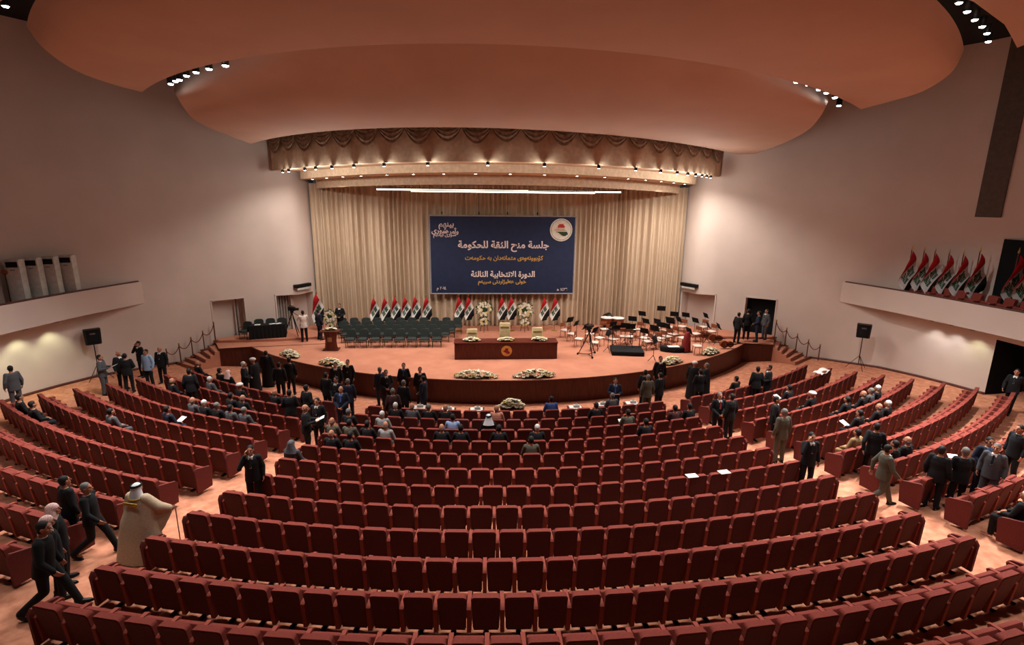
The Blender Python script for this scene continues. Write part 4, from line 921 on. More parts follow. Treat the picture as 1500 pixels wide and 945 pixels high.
PEOPLE = [
  ['stand', 'F', -18.981, 19.961, 0.907, 60, 'g d', 'man in a slate grey jacket standing at the left wall under the balcony', 1.0],
  ['read', 'F', -17.274, 22.134, 0.665, -80, 'g d', 'man in a grey suit reading a paper beside the left speaker stand', 1.0],
  ['stand', 'F', -17.081, 22.971, 0.597, -110, 'k b', 'bald man in a black suit facing a colleague by the left wall', 1.0],
  ['front', 'F', -16.543, 22.563, 0.591, 20, 'k d', 'man in black seen from behind, talking to the bald man by the left wall', 1.0],
  ['phone', 'F', -17.432, 24.943, 0.49, 150, 'k d', 'man in a black suit holding a phone against the left wall', 1.0],
  ['stand', 'F', -16.223, 23.47, 0.507, 170, 'b d', 'man in a pale blue shirt and dark trousers near the left stairs', 1.0],
  ['stand', 'F', -16.013, 24.116, 0.448, 180, 'k b w', 'man in an open black suit and white shirt at the foot of the left stairs', 1.0],
  ['stand', 'F', -12.892, 20.593, 0.53, 10, 'k d', 'man in black standing with his back turned between the front left rows', 1.0],
  ['front', 'F', -11.44, 22.069, 0.333, -70, 'k w', 'white haired man in black standing before the first left row', 1.0],
  ['robe', 'F', -11.336, 22.77, 0.268, 70, 'bk T', 'cleric in a black robe and white turban by the left stage front', 1.0],
  ['robe', 'F', -11.421, 24.408, 0.132, 0, 'bk d', 'man in a long dark coat leaning on the stage edge by the flowers', 1.0],
  ['stand', 'F', -10.02, 22.189, 0.252, 0, 'k d', 'middle of three men in black with their backs turned at the left stage edge', 1.0],
  ['stand', 'F', -9.942, 23.192, 0.157, 10, 'k d', 'man in a black suit standing right of three at the left stage edge', 1.0],
  ['stand', 'F', -7.737, 22.549, 0.116, 180, 'k d w', 'shorter man in black facing the hall below the left flowers', 1.0],
  ['stand', 'F', -7.364, 23.193, 0.038, 175, 'k d w', 'taller man in black facing the hall below the left flowers', 1.0],
  ['stand', 'F', -7.601, 20.614, 0.296, -20, 'k d', 'man in black with his back turned beside the crowd in the left aisle', 1.0],
  ['front', 'F', -7.029, 19.976, 0.337, 160, 'k d w', 'man in a black suit and white shirt amid the crowd in the left aisle', 1.0],
  ['stand', 'F', -6.513, 19.684, 0.349, 20, 'n y', 'grey haired man in a navy suit amid the crowd in the left aisle', 1.0],
  ['front', 'F', -6.485, 18.559, 0.453, 180, 'n b b', 'bald man in a blue shirt with clasped hands at the head of the left aisle', 1.0],
  ['stand', 'F', -7.762, 18.673, 0.481, -30, 'k d', 'man in black seen from behind at the top of the left aisle', 1.0],
  ['front', 'F', -8.135, 17.996, 0.553, 10, 'k d', 'man in a black suit standing behind the second left row near the aisle', 1.0],
  ['stand', 'F', -6.886, 17.04, 0.602, 170, 'k d w', 'man in a black suit and white shirt walking up the left aisle', 1.0],
  ['read', 'F', -7.041, 16.264, 0.675, -80, 'k b', 'bald man in a black suit reading a paper in the left aisle', 1.0],
  ['stand', 'F', -5.683, 21.813, 0.116, 40, 'n y', 'grey haired man in a dark blue suit leaning toward others at the stage front', 1.0],
  ['front', 'F', -5.337, 21.311, 0.157, 200, 'k d w', 'man in black half hidden behind a blue suit at the stage front', 1.0],
  ['stand', 'F', -4.801, 22.729, -0.0, 180, 'k d b', 'man in a black suit and blue tie facing the hall below the desk', 1.0],
  ['stand', 'F', -3.989, 21.934, 0.06, 180, 'k d w', 'man in a black suit at the right of the group before the stage', 1.0],
  ['stand', 'F', -4.359, 19.577, 0.306, -20, 'k y', 'grey haired man with his back turned before the black suited group', 1.0],
  ['stand', 'F', -4.579, 18.345, 0.429, 10, 'r y', 'man in a dark maroon jacket standing behind the first centre row', 1.0],
  ['front', 'F', -3.671, 20.28, 0.223, 70, 'n d', 'man in a navy suit turned sideways by the first flower table', 1.0],
  ['read', 'F', 3.982, 19.559, 0.3, 170, 'n d b', 'man in a navy suit and pale blue shirt reading white papers by the stage', 1.0],
  ['stand', 'F', 5.591, 20.794, 0.215, -20, 'k d', 'man in black at the left of a trio before the right stage front', 1.0],
  ['stand', 'F', 5.432, 19.948, 0.294, 0, 'o y', 'grey haired man in an olive grey jacket seen from behind before the stage', 1.0],
  ['stand', 'F', 6.034, 20.217, 0.284, 30, 'k d', 'man in a dark suit on the right of the trio before the stage', 1.0],
  ['stand', 'F', 6.919, 22.777, 0.062, 180, 'k d w', 'man in a black suit and white shirt facing the hall close to the stage edge', 1.08],
  ['robe', 'F', 8.184, 21.934, 0.193, -40, 'bk T', 'cleric in a white turban and black robe at the right stage front', 1.0],
  ['robe', 'F', 8.58, 21.56, 0.245, 60, 'bk y', 'grey haired man in a black robe facing the cleric on the right', 1.0],
  ['front', 'F', 7.856, 20.515, 0.314, 0, 'k d', 'man in black between two robed men at the right stage front', 1.0],
  ['stand', 'F', 10.318, 20.499, 0.415, -10, 'k d', 'broad man in a black suit seen from behind in the front right rows', 1.0],
  ['front', 'F', 10.89, 20.622, 0.43, 80, 'k d w', 'man in a black suit turned toward his neighbour in the front right rows', 1.0],
  ['front', 'F', 7.064, 17.055, 0.606, 180, 'k y r', 'man in a dark suit, white shirt and red tie in the right aisle', 1.0],
  ['stand', 'F', 7.402, 16.835, 0.634, 20, 'k d', 'man in black facing a man with a red tie in the right aisle', 1.0],
  ['stand', 'F', 8.7, 16.317, 0.716, -120, 'k d w', 'man in a black suit and white shirt facing a grey jacket in the right aisle', 1.0],
  ['stand', 'F', 8.095, 14.83, 0.823, 10, 'o y', 'heavy man in a dark grey jacket seen from behind in the right aisle', 1.04],
  ['phone', 'F', 7.772, 12.959, 0.968, 175, 'k d w', 'man in a long black coat with a hand at his head in the right aisle', 1.0],
  ['walk', 'F', 10.063, 13.467, 0.986, -35, 'k d', 'man in black striding away between the right hand rows', 1.0],
  ['walk', 'F', 9.154, 11.927, 1.08, -100, 'o d', 'man in an olive grey suit striding down the right aisle', 1.0],
  ['stand', 'F', 10.414, 11.7, 1.128, -60, 'k d', 'man in a long black coat standing by the right block near the camera', 1.0],
  ['read', 'F', 10.919, 11.555, 1.152, -20, 'k y', 'grey haired man in black holding a paper behind his back in the right aisle', 1.0],
  ['front', 'F', 12.12, 12.108, 1.147, 160, 'n d b', 'man in a navy suit and pale blue shirt among the near right rows', 1.0],
  ['stand', 'F', 11.921, 11.709, 1.169, 120, 'g y', 'man in a slate jacket turned aside among the near right rows', 1.0],
  ['stand', 'F', 13.75, 12.819, 1.149, 90, 'k d', 'man in black at the far right edge of the seating', 1.0],
  ['walk', 'F', 19.14, 17.971, 1.039, 120, 'k d w', 'man in an open black suit walking out of the dark right doorway', 1.0],
  ['phone', 'F', -7.294, 12.788, 0.971, 190, 'k d w', 'man in a black suit talking on a phone at the end of a centre row', 1.0],
  ['stand', 'F', -10.526, 11.029, 1.18, -30, 'k d', 'man in black with a white collar walking up the left aisle near the camera', 1.0],
  ['walk', 'F', -9.844, 10.703, 1.186, -80, 'k y', 'grey haired man in a black suit striding beside another in the near left aisle', 1.0],
  ['walk2', 'F', -9.406, 8.885, 1.305, -75, 'k d', 'heavy man in a black suit striding past the nearest left row end', 1.08],
  ['stand', 'F', -9.593, 9.337, 1.278, -40, 'k S', 'man in a red and white headscarf behind the striding black suit', 1.0],
  ['stand', 'F', -9.835, 9.8, 1.25, -60, 'k S', 'farther man in a red and white headscarf in the near left aisle', 1.0],
  ['bisht', 'F', -8.776, 10.664, 1.165, -15, 'bi G', 'man in a sheer beige cloak with gold collar, white headcloth and walking cane', 1.0],
  ['camera', 'F', -11.097, 28.955, 1.1, 30, 'w d', 'cameraman in a white shirt and black trousers on the left of the stage', 1.0],
  ['stand', 'F', -10.357, 29.313, 1.1, -40, 'n d', 'man in a slate suit by the flag on the left of the stage', 1.0],
  ['front', 'F', -9.593, 30.87, 1.1, 180, 'k d', 'guard in a dark suit standing against the stage curtain on the left', 1.0],
  ['stand', 'F', 13.164, 28.071, 1.1, -60, 'k d', 'man in a dark suit standing left of the right stage door', 1.0],
  ['stand', 'F', 13.86, 28.377, 1.23, -20, 'k d', 'man in black standing in the middle before the right stage door', 1.0],
  ['front', 'F', 14.198, 27.814, 1.23, 60, 'n d', 'man in a navy suit standing right of the group at the stage door', 1.0],
  ['stand', 'F', 14.933, 28.363, 1.23, 100, 'g d', 'man in a grey jacket standing deep in the right stage doorway', 1.0],
  ['sit', 'S', 11, -38.259, 0, 'k b', 'balding man in black seated at the wall end of the first left row', 1.0],
  ['sit', 'S', 11, -34.034, 0, 'k d w', 'man in a white shirt and dark suit seated mid first left row', 1.0],
  ['sit', 'S', 11, -33.146, 0, 'k S', 'man in a red and white headcloth seated in the first left row', 1.0],
  ['sit', 'S', 10, -32.28, 0, 'g w', 'white haired man in grey seated in the second left row', 1.0],
  ['sit', 'S', 10, -26.843, 0, 'k T', 'man in a white turban seated in the second left row', 1.0],
  ['sit', 'S', 9, -32.966, 0, 'k b', 'bald man in black seated at the wall end of the third left row', 1.0],
  ['sit', 'S', 8, -27.174, 0, 'g b', 'bald man in grey seated in the middle of the fourth left row', 1.0],
  ['sit', 'S', 8, -25.833, 0, 'k w', 'white haired man beside the bald grey one in the fourth left row', 1.0],
  ['sit', 'S', 8, -23.783, 0, 'k y', 'grey haired man seated third in the cluster of the fourth left row', 1.0],
  ['sit', 'S', 8, -23.278, 0, 'g d', 'dark haired man seated fourth in the cluster of the fourth left row', 1.0],
  ['sit', 'S', 8, -22.06, 0, 'g y', 'grey haired man in grey at the aisle side of the fourth left row cluster', 1.0],
  ['sit', 'S', 9, -24.148, 0, 'k b', 'bald man turned aside in the third left row ahead of the cluster', 1.0],
  ['sit', 'S', 9, -25.926, 0, 'k d', 'dark haired man seated in the third left row behind the turban', 1.0],
  ['sit', 'S', 7, -26.276, 0, 'n d', 'man in navy reading papers alone in the fifth left row', 1.0],
  ['sit', 'S', 6, -29.221, 0, 'g d', 'man in a dark jacket slumped alone in a left row near the wall', 1.0],
  ['sit', 'S', 10, -22.709, 0, 'k b', 'bald man in black seated at the aisle end of the second left row', 1.0],
  ['sit', 'S', 5, -37.064, 0, 'k d', 'man in black seated nearest the wall under the left balcony', 1.0],
  ['sit', 'S', 5, -34.09, 0, 'k d', 'second man in black seated under the left balcony beside the wall', 1.0],
  ['sit', 'S', 6, -14.278, 0, 'g H', 'woman in a grey headscarf seated at the left end of a centre row', 1.0],
  ['sit', 'S', 8, -14.473, 0, 'o b', 'bald man in olive seated at the left end of the fourth centre row', 1.0],
  ['sit', 'S', 9, -14.051, 0, 'k y', 'grey haired man in black at the left end of the third centre row', 1.0],
  ['sit', 'S', 8, -12.549, 0, 'o d', 'man in olive second from the left end of the fourth centre row', 1.0],
  ['sit', 'S', 8, -11.615, 0, 'k d', 'man in black third from the left end of the fourth centre row', 1.0],
  ['sit', 'S', 9, -11.212, 0, 'lt w', 'white haired man in a pale grey jacket in the third centre row', 1.0],
  ['sit', 'S', 8, -10.185, 0, 'lt b', 'bald man in a pale grey jacket behind the white haired one', 1.0],
  ['sit', 'S', 7, -12.362, 0, 'k b', 'bald man in black seated near the woman in the headscarf', 1.0],
  ['sit', 'S', 10, -9.845, 0, 'g b', 'balding man in grey seated in the second centre row', 1.0],
  ['sit', 'S', 10, -7.359, 0, 'k y', 'grey haired man in black, left of a pair in the second centre row', 1.0],
  ['sit', 'S', 10, -6.86, 0, 'k b', 'bald man in black, right of a pair in the second centre row', 1.0],
  ['sit', 'S', 8, -6.236, 0, 'k b', 'bald man in black in the fourth centre row left of the middle', 1.0],
  ['sit', 'S', 10, -8.796, 0, 'k w', 'white haired man in black left of the pair in the second centre row', 1.0],
  ['sit', 'S', 9, -5.668, 0, 'bl d', 'man in a light blue shirt seated in the third centre row', 1.0],
  ['sit', 'S', 8, -4.775, 0, 'k d', 'dark haired man in black seated behind the light blue shirt', 1.0],
  ['sit', 'S', 9, -2.995, 0, 'k G', 'man in a white headcloth and black coat in the third centre row', 1.0],
  ['sit', 'S', 10, -1.365, 0, 'tp b', 'bald man in a pink patterned shirt in the second centre row', 1.0],
  ['sit', 'S', 8, -2.166, 0, 'k d', 'man in black seated behind the white headcloth', 1.0],
  ['sit', 'S', 8, 0.457, 0, 'k w', 'white haired man in black in the fourth centre row right of the middle', 1.0],
  ['sit', 'S', 7, -0.431, 0, 'o d', 'man in olive leaning back in the fifth centre row', 1.0],
  ['sit', 'S', 11, 2.641, 0, 'bu d', 'man in a deep blue shirt seated alone in the first centre row', 1.0],
  ['sit', 'S', 11, 9.617, 0, 'g y', 'grey haired man in a grey suit seated in the first centre row', 1.0],
  ['sit', 'S', 10, 7.207, 0, 'k d', 'man in black seated behind the grey suit in the second centre row', 1.0],
  ['sit', 'S', 9, 8.289, 0, 'o d', 'man in a dark olive jacket writing on white papers', 1.0],
  ['sit', 'S', 8, 9.455, 0, 'k d', 'black haired man bent forward near the right end of a centre row', 1.0],
  ['sit', 'S', 9, 12.73, 0, 'r d', 'man in dark maroon near the right end of the third centre row', 1.0],
  ['sit', 'S', 9, 13.739, 0, 'k d', 'man in black at the right end of the third centre row', 1.0],
  ['sit', 'S', 7, -10.878, 0, 'k d', 'man in black seated in the fifth centre row near its left end', 1.0],
  ['sit', 'S', 11, 24.999, 0, 'k d', 'man in black lounging in the first right row', 1.0],
  ['sit', 'S', 9, 26.576, 0, 'k d w', 'man in black with a white collar bent over papers in the third right row', 1.0],
  ['sit', 'S', 8, 25.629, 0, 'k T', 'man in a white skullcap seated in a right row, head turned', 1.0],
  ['sit', 'S', 7, 29.286, 0, 'k b', 'bald man in black, left of a trio in a right row', 1.0],
  ['sit', 'S', 7, 29.833, 0, 'g y', 'grey haired man in the middle of a trio in a right row', 1.0],
  ['sit', 'S', 7, 30.947, 0, 'k w', 'white haired man at the wall side of the trio', 1.0],
  ['sit', 'S', 7, 25.988, 0, 'k d', 'man in black seated behind the trio toward the aisle', 1.0],
  ['sit', 'S', 6, 27.754, 0, 'k w', 'white haired man in black seated behind the trio', 1.0],
  ['sit', 'S', 6, 26.106, 0, 'k b', 'bald man in black beside the white haired one behind the trio', 1.0],
  ['sit', 'S', 6, 23.902, 0, 'k d', 'man in black reading a paper two rows behind the trio', 1.0],
  ['sit', 'S', 4, 22.107, 0, 'k b', 'balding man in black seated at the aisle end of a right row', 1.0],
  ['sit', 'S', 4, 20.002, 0, 'k d', 'man in black seated next to the aisle behind the striding suit', 1.0],
  ['sit', 'S', 5, 20.085, 0, 't d', 'man in tan trousers sprawled in an aisle seat of the right block', 1.0],
  ['sit', 'S', 1, 18.592, 0, 'k w', 'white haired man in black at the aisle end of the nearest right row', 1.0],
]
taken = {}
for P_ in PEOPLE:
    if P_[1] == 'S':
        k, th = P_[2], P_[3]; best = None
        for s_ in SEATS:
            if s_[1] == k and (best is None or abs(s_[4]-th) < abs(best[4]-th)) and (s_[0], s_[1], s_[2]) not in taken: best = s_
        taken[(best[0], best[1], best[2])] = P_; P_.append(best)
cand = []
for s_ in SEATS:
    p = pol(s_[5], s_[4], floor_z(s_[5])+.7); v = inview(p)
    if v and -25 < v[0] < 1525 and -20 < v[1] < 985: cand.append((v[2], s_))
cand.sort(key=lambda q: q[0])
single = set((q[1][0], q[1][1], q[1][2]) for q in cand[:300])
rest = [q[1] for q in cand[300:]]
def seat_label(s_):
    bl, k, i, n, a, r = s_
    row = 12-k
    if bl == 'C': return 'red seat, %s from the left aisle in the %s centre row from the stage' % (ordn(i+1), ordn(row))
    if bl == 'L': return 'red seat, %s from the aisle in the %s left-hand row from the stage' % (ordn(n-i), ordn(row))
    return 'red seat, %s from the aisle in the %s right-hand row from the stage' % (ordn(i+1), ordn(row))
protos = {}
def make_seat(kind):
    t = thing('auditorium_seat', 'x', 'seat', group='red auditorium seats')
    link('backrest', SP['backrest'], t); link('seat_cushion', SP['seat_down' if 'd' in kind else 'seat_cushion'], t)
    a = link('armrest', SP['armrest'], t); a.location = (-.3, 0, 0); link('support', SP['support'], t)
    if 'e' in kind: a = link('armrest', SP['armrest'], t); a.location = (.3, 0, 0)
    if 'p' in kind: a = link('end_panel', SP['end_panel'], t); a.location = (-.345, 0, 0)
    if 'q' in kind: a = link('end_panel', SP['end_panel'], t); a.location = (.345, 0, 0)
    return t
for z_, s_ in cand[:300]:
    bl, k, i, n, a, r = s_; kind = 'd' if (bl, k, i) in taken else 'u'
    if i == n-1: kind += 'e'
    if i == 0 and bl != 'L': kind += 'p'
    if i == n-1 and bl != 'R': kind += 'q'
    loc = pol(r, a, floor_z(r)); rz = RAD(a)
    if kind not in protos:
        protos[kind] = make_seat(kind); o = protos[kind]; o.location = loc; o.rotation_euler = (0, 0, rz); o['label'] = seat_label(s_)
    else: dup(protos[kind], loc, rz, seat_label(s_))
big = MB(); bmat = [SEATF, SEATD, SEATA, METALB, SEATE]
def put(me, T, remap):
    b = len(big.v); big.v += [T @ v.co for v in me.vertices]
    for p in me.polygons: big.f.append(tuple(b+i for i in p.vertices)); big.mi.append(remap[p.material_index])
for s_ in rest:
    bl, k, i, n, a, r = s_; T = Matrix.Translation(pol(r, a, floor_z(r))) @ Matrix.Rotation(RAD(a), 4, 'Z')
    put(SP['backrest'], T, [0, 1]); put(SP['seat_down' if (bl, k, i) in taken else 'seat_cushion'], T, [0]); put(SP['support'], T, [3])
    put(SP['armrest'], T @ Matrix.Translation((-.3, 0, 0)), [2])
    if i == n-1: put(SP['armrest'], T @ Matrix.Translation((.3, 0, 0)), [2])
    if (i == 0 and bl != 'L'): put(SP['end_panel'], T @ Matrix.Translation((-.345, 0, 0)), [4])
    if (i == n-1 and bl != 'R'): put(SP['end_panel'], T @ Matrix.Translation((.345, 0, 0)), [4])
me = bpy.data.meshes.new('far_seats'); me.from_pydata([tuple(v) for v in big.v], [], big.f)
for m_ in bmat: me.materials.append(m_)
me.polygons.foreach_set('material_index', big.mi); me.polygons.foreach_set('use_smooth', [True]*len(me.polygons)); me.set_sharp_from_angle(angle=RAD(38))
tag(link('auditorium_seats', me), 'remaining red seats of the side blocks and the front rows farther from the camera', 'seats', kind='stuff', group='red auditorium seats')
# balcony seats
bs0 = None
bey = sorted((b, a) for a, b in BE)
def be_x(y):
    for (y0, x0), (y1, x1) in zip(bey[:-1], bey[1:]):
        if y0 <= y <= y1: return x0+(x1-x0)*(y-y0)/(y1-y0)
for i in range(9):
    y = 23.6-i*.62; lab = '%s red seat from the stage end on the right balcony' % ordn(i+1); p = (be_x(y)+.86, y, 4.28)
    if bs0 is None: bs0 = dup(protos['u'], p, pi/2-.12, lab); bs0['group'] = 'seats on the right balcony'
    else: dup(bs0, p, pi/2-.12, lab)
# ---------------------------------------------------------------- people
def remesh(mb, voxel, it=3, name='body'):
    me = mb.mesh(name, SKIN); o = bpy.data.objects.new(name, me); COL.objects.link(o)
    m_ = o.modifiers.new('r', 'REMESH'); m_.mode = 'VOXEL'; m_.voxel_size = voxel
    s_ = o.modifiers.new('s', 'SMOOTH'); s_.iterations = it; s_.factor = .5
    dg = bpy.context.evaluated_depsgraph_get(); out = bpy.data.meshes.new_from_object(o.evaluated_get(dg))
    bpy.data.objects.remove(o); bpy.data.meshes.remove(me)
    out.polygons.foreach_set('use_smooth', [True]*len(out.polygons)); out.name = name
    return out
def V(*a): return Vector(a)
def hand(mb, w, d, n, s, curl=.5):
    d = d.normalized(); n = (n-d*n.dot(d)).normalized(); x = d.cross(n).normalized()   # x across the palm
    for q in (-.028, -.01, .01, .028): mb.caps(w+x*q*.6, w+d*.085+x*q, .019, .013, 8)
    ln = {-.03: .062, -.01: .075, .011: .08, .031: .07}
    for q, L_ in ln.items():
        a = w+d*.085+x*q; b_ = a+(d*cos(curl*.6)+n*sin(curl*.6))*L_*.55; c_ = b_+(d*cos(curl*1.6)+n*sin(curl*1.6))*L_*.5
        mb.caps(a, b_, .0105, .0095, 8); mb.caps(b_, c_, .0095, .008, 8)
    a = w+d*.025+x*s*.03; b_ = a+(d*.7+x*s*.6+n*.3).normalized()*.045; c_ = b_+(d*.85+x*s*.15+n*.45).normalized()*.035
    mb.caps(a, b_, .014, .011, 8); mb.caps(b_, c_, .011, .009, 8)
def human(pose):
    sit = pose.startswith('sit'); robe = pose in ('robe', 'bisht')
    hz = .56 if sit else .95; dz = hz-.95; lean = 0.0
    sh = [V(-.185, 0, 1.44+dz), V(.185, 0, 1.44+dz)]
    el = [V(-.25, -.03, 1.15+dz), V(.25, -.03, 1.15+dz)]; wr = [V(-.26, .05, .92+dz), V(.26, .05, .92+dz)]
    hip = [V(-.095, 0, hz-.03), V(.095, 0, hz-.03)]; kn = [V(-.11, .03, .5), V(.11, .02, .5)]; an = [V(-.12, -.02, .09), V(.12, -.01, .09)]; fd = [V(-.15, 1, 0), V(.15, 1, 0)]
    if pose == 'front': el = [V(-.27, .0, 1.16), V(.27, .0, 1.16)]; wr = [V(-.06, .23, 1.02), V(.07, .24, 1.0)]
    if pose == 'read': el = [V(-.25, .03, 1.17), V(.25, .03, 1.17)]; wr = [V(-.13, .3, 1.2), V(.13, .3, 1.2)]
    if pose == 'phone': el[1] = V(.27, .16, 1.22); wr[1] = V(.125, .1, 1.53)
    if pose == 'camera': el = [V(-.27, .12, 1.25), V(.27, .12, 1.25)]; wr = [V(-.12, .3, 1.42), V(.1, .3, 1.45)]
    if pose in ('walk', 'walk2'):
        kn = [V(-.1, .2, .52), V(.1, -.02, .5)]; an = [V(-.1, .34, .1), V(.1, -.4, .17)]
        el = [V(-.26, -.14, 1.17), V(.26, .06, 1.15)]; wr = [V(-.25, -.16, .93), V(.24, .24, .97)]
        if pose == 'walk2': lean = .14
    if pose == 'bisht': el[1] = V(.36, .1, 1.2); wr[1] = V(.47, .3, 1.08)
    if sit:
        kn = [V(-.12, .43, .52), V(.12, .43, .52)]; an = [V(-.12, .42, .09), V(.12, .42, .09)]
        el = [V(-.25, .08, 1.16+dz), V(.25, .08, 1.16+dz)]; wr = [V(-.12, .3, .68), V(.12, .3, .68)]
    B = MB(); J = MB(); T_ = MB()
    LM = Matrix.Translation((0, 0, hz)) @ Matrix.Rotation(-lean, 4, 'X') @ Matrix.Translation((0, 0, -hz))
    up = lambda p: LM @ p
    # torso
    B.M = LM; B.rings([(V(0, 0, .86+dz), .14, .1), (V(0, 0, .95+dz), .165, .12), (V(0, .01, 1.12+dz), .145, .11), (V(0, .0, 1.3+dz), .165, .115), (V(0, -.005, 1.42+dz), .15, .095), (V(0, -.01, 1.49+dz), .07, .06)], 18)
    hc = V(0, .02, 1.645+dz)
    B.caps((0, -.01, 1.44+dz), (0, .0, 1.58+dz), .062, .055, 12)
    B.ell(tuple(hc+V(0, -.012, .015)), (.077, .098, .105), 18, 12); B.ell(tuple(hc+V(0, .022, -.06)), (.056, .068, .062), 14, 10)
    B.ell(tuple(hc+V(0, .083, -.07)), (.026, .022, .02), 10, 8)                      # chin
    B.caps(hc+V(0, .085, .02), hc+V(0, .112, -.018), .009, .015, 8); B.ell(tuple(hc+V(0, .09, -.052)), (.024, .012, .008), 10, 6)   # nose, lips
    for s in (-1, 1):
        B.ell(tuple(hc+V(s*.03, .078, .034)), (.024, .014, .009), 8, 6)               # brow
        B.ell(tuple(hc+V(s*.08, -.005, -.005)), (.012, .022, .033), 8, 8)             # ear
        B.ell(tuple(hc+V(s*.045, .06, -.022)), (.022, .022, .02), 8, 6)               # cheek
    B.M = Matrix.Identity(4)
    J.M = LM
    if not robe:
        bot = .8+dz if not sit else .56
        J.rings([(V(0, .0, bot), .205 if not sit else .2, .155), (V(0, 0, 1.0+dz if not sit else .7), .19, .15), (V(0, .01, 1.14+dz), .175, .142), (V(0, .0, 1.3+dz), .195, .145), (V(0, -.005, 1.42+dz), .185, .12), (V(0, -.01, 1.485+dz), .095, .085)], 22)
    J.M = Matrix.Identity(4)
    for i, s in enumerate((-1, 1)):
        S_, E1, W1 = up(sh[i]), up(el[i]), up(wr[i])
        B.caps(S_, E1, .052, .04, 10); B.caps(E1, W1, .039, .027, 10)
        dirh = (W1-E1).normalized()
        if pose in ('front',): dirh = V(-s*.7, .25, -.25)
        if pose == 'phone' and i == 1: dirh = V(-.15, -.1, 1)
        nrm = V(-s, 0, 0) if pose not in ('read', 'camera') and not sit else V(0, 0, 1 if pose in ('read',) else -1)
        if pose == 'phone' and i == 1: nrm = V(-1, -.2, 0)
        hand(B, W1, dirh, nrm, -s if pose not in ('read',) else s, .55)
        if not robe: J.caps(S_+V(-s*.02, 0, -.005), E1, .078, .06, 12); J.caps(E1, W1-(W1-E1).normalized()*.01, .059, .045, 12)
        B.caps(hip[i], kn[i], .08, .055, 12); B.caps(kn[i], an[i], .054, .036, 12)
        f = fd[i].normalized(); B.caps(an[i]+V(0, -.03, -.045), an[i]+f*.16+V(0, 0, -.06), .034, .026, 10)
        if not robe:
            T_.caps(hip[i]+V(0, 0, .06), kn[i], .105, .076, 12); T_.caps(kn[i], an[i]+V(0, 0, .0), .075, .062, 12)
    T_.rings([(V(0, 0, hz-.1), .15, .12), (V(0, 0, hz), .18, .135), (V(0, 0, hz+.12), .168, .13)], 18)
    M_ = {}
    fine = pose in ('walk', 'walk2', 'read', 'phone', 'front', 'stand', 'bisht')
    body = remesh(B, .0085 if fine else .012, 2); body.materials.clear(); body.materials.append(SKIN); body.materials.append(DARKEYE); body.materials.append(LIPS)
    H0 = LM @ hc
    for p in body.polygons:
        q = p.center-H0
        if q.y > .055:
            if abs(abs(q.x)-.031) < .013 and abs(q.z-.012) < .0075: p.material_index = 1
            elif abs(abs(q.x)-.031) < .02 and abs(q.z-.036) < .006: p.material_index = 1
            elif abs(q.x) < .022 and abs(q.z+.053) < .008: p.material_index = 2
    M_['body'] = body
    if robe:
        R_ = MB(); top = [(V(0, -.01, 1.5), .085, .08), (V(0, -.005, 1.45), .19, .125), (V(0, 0, 1.36), .235, .16)]
        if pose == 'robe':
            R_.rings([(V(0, 0, .05), .3, .26), (V(0, 0, .5), .27, .22), (V(0, 0, 1.0), .25, .19)] + top[::-1], 26)
            for i, s in enumerate((-1, 1)): R_.caps(sh[i], el[i], .09, .085, 12); R_.caps(el[i], wr[i]-V(0, 0, -.03), .085, .08, 12)
        else:
            R_.rings([(V(-.08, -.05, .04), .54, .4), (V(-.07, -.04, .45), .48, .34), (V(-.04, -.02, .9), .41, .27), (V(0, 0, 1.2), .33, .2)] + [(a+V(0, 0, 0), b*1.12, c*1.12) for a, b, c in top[::-1]], 30)
            R_.caps(sh[1], el[1], .11, .12, 14); R_.caps(el[1], wr[1]-V(.03, .03, 0), .12, .085, 14)
            for k in range(7): f = k/6; a_ = V(.3, .0, .55+.5*f); b_ = el[1].lerp(wr[1], .25+.7*f)+V(0, 0, -.1-.35*(1-f)); R_.caps(a_, b_, .05, .04, 8)
            R_.caps(sh[0], el[0], .11, .11, 12)
        M_['robe'] = remesh(R_, .016, 3, 'robe')
        if pose == 'bisht':
            g = MB(); g.tube([V(.17*sin(a), -.005-.15*cos(a), 1.475-.02*cos(a)) for a in [(-1.25+2.5*i/14) for i in range(15)]], .028, 8); g.box((0, -.205, 1.385), (.34, .03, .075), .01); M_['gold_collar'] = g.mesh('gold_collar', GOLD)
    else:
        M_['jacket'] = remesh(J, .015, 3, 'jacket'); M_['trousers'] = remesh(T_, .017, 3, 'trousers')
        yf = .128; g = MB(); g.M = LM
        g.prism([(-.062, 1.485), (.062, 1.485), (.02, 1.2), (-.02, 1.2)], lambda x, z: (x, (.05 if z > 1.45 else yf-.03), z+dz), lambda x, z: (x, (.093 if z > 1.45 else .158), z+dz)); M_['shirt'] = g.mesh('shirt', WHITE)
        g = MB(); g.M = LM; g.prism([(-.016, 1.46), (.016, 1.46), (.026, 1.24), (0, 1.2), (-.026, 1.24)], lambda x, z: (x, (.085 if z > 1.45 else .135), z+dz), lambda x, z: (x, (.105 if z > 1.45 else .166), z+dz)); M_['tie'] = g.mesh('tie', BLACKF)
        g = MB(); g.M = LM; g.lathe([(.066, 0), (.067, .012), (.062, .024)], 18, (0, -.005, 1.475+dz), 1, .95, cap=False); M_['collar'] = g.mesh('collar', WHITE)
    sh_ = []
    for i in range(2):
        f = fd[i].normalized(); g = MB(); a = an[i]; g.M = Matrix.Translation((a.x, a.y, a.z-.09)) @ Matrix.Rotation(-math.atan2(f.x, f.y), 4, 'Z')
        if pose in ('walk', 'walk2') and i == 1: g.M = g.M @ Matrix.Rotation(-.5, 4, 'X')
        g.rings([((0, .06, 0), .045, .145), ((0, .06, .02), .05, .15), ((0, .055, .05), .044, .13), ((0, -.02, .085), .042, .058), ((0, -.025, .11), .044, .05)], 16); sh_.append(g.mesh('shoe', METALB))
    M_['shoes'] = sh_
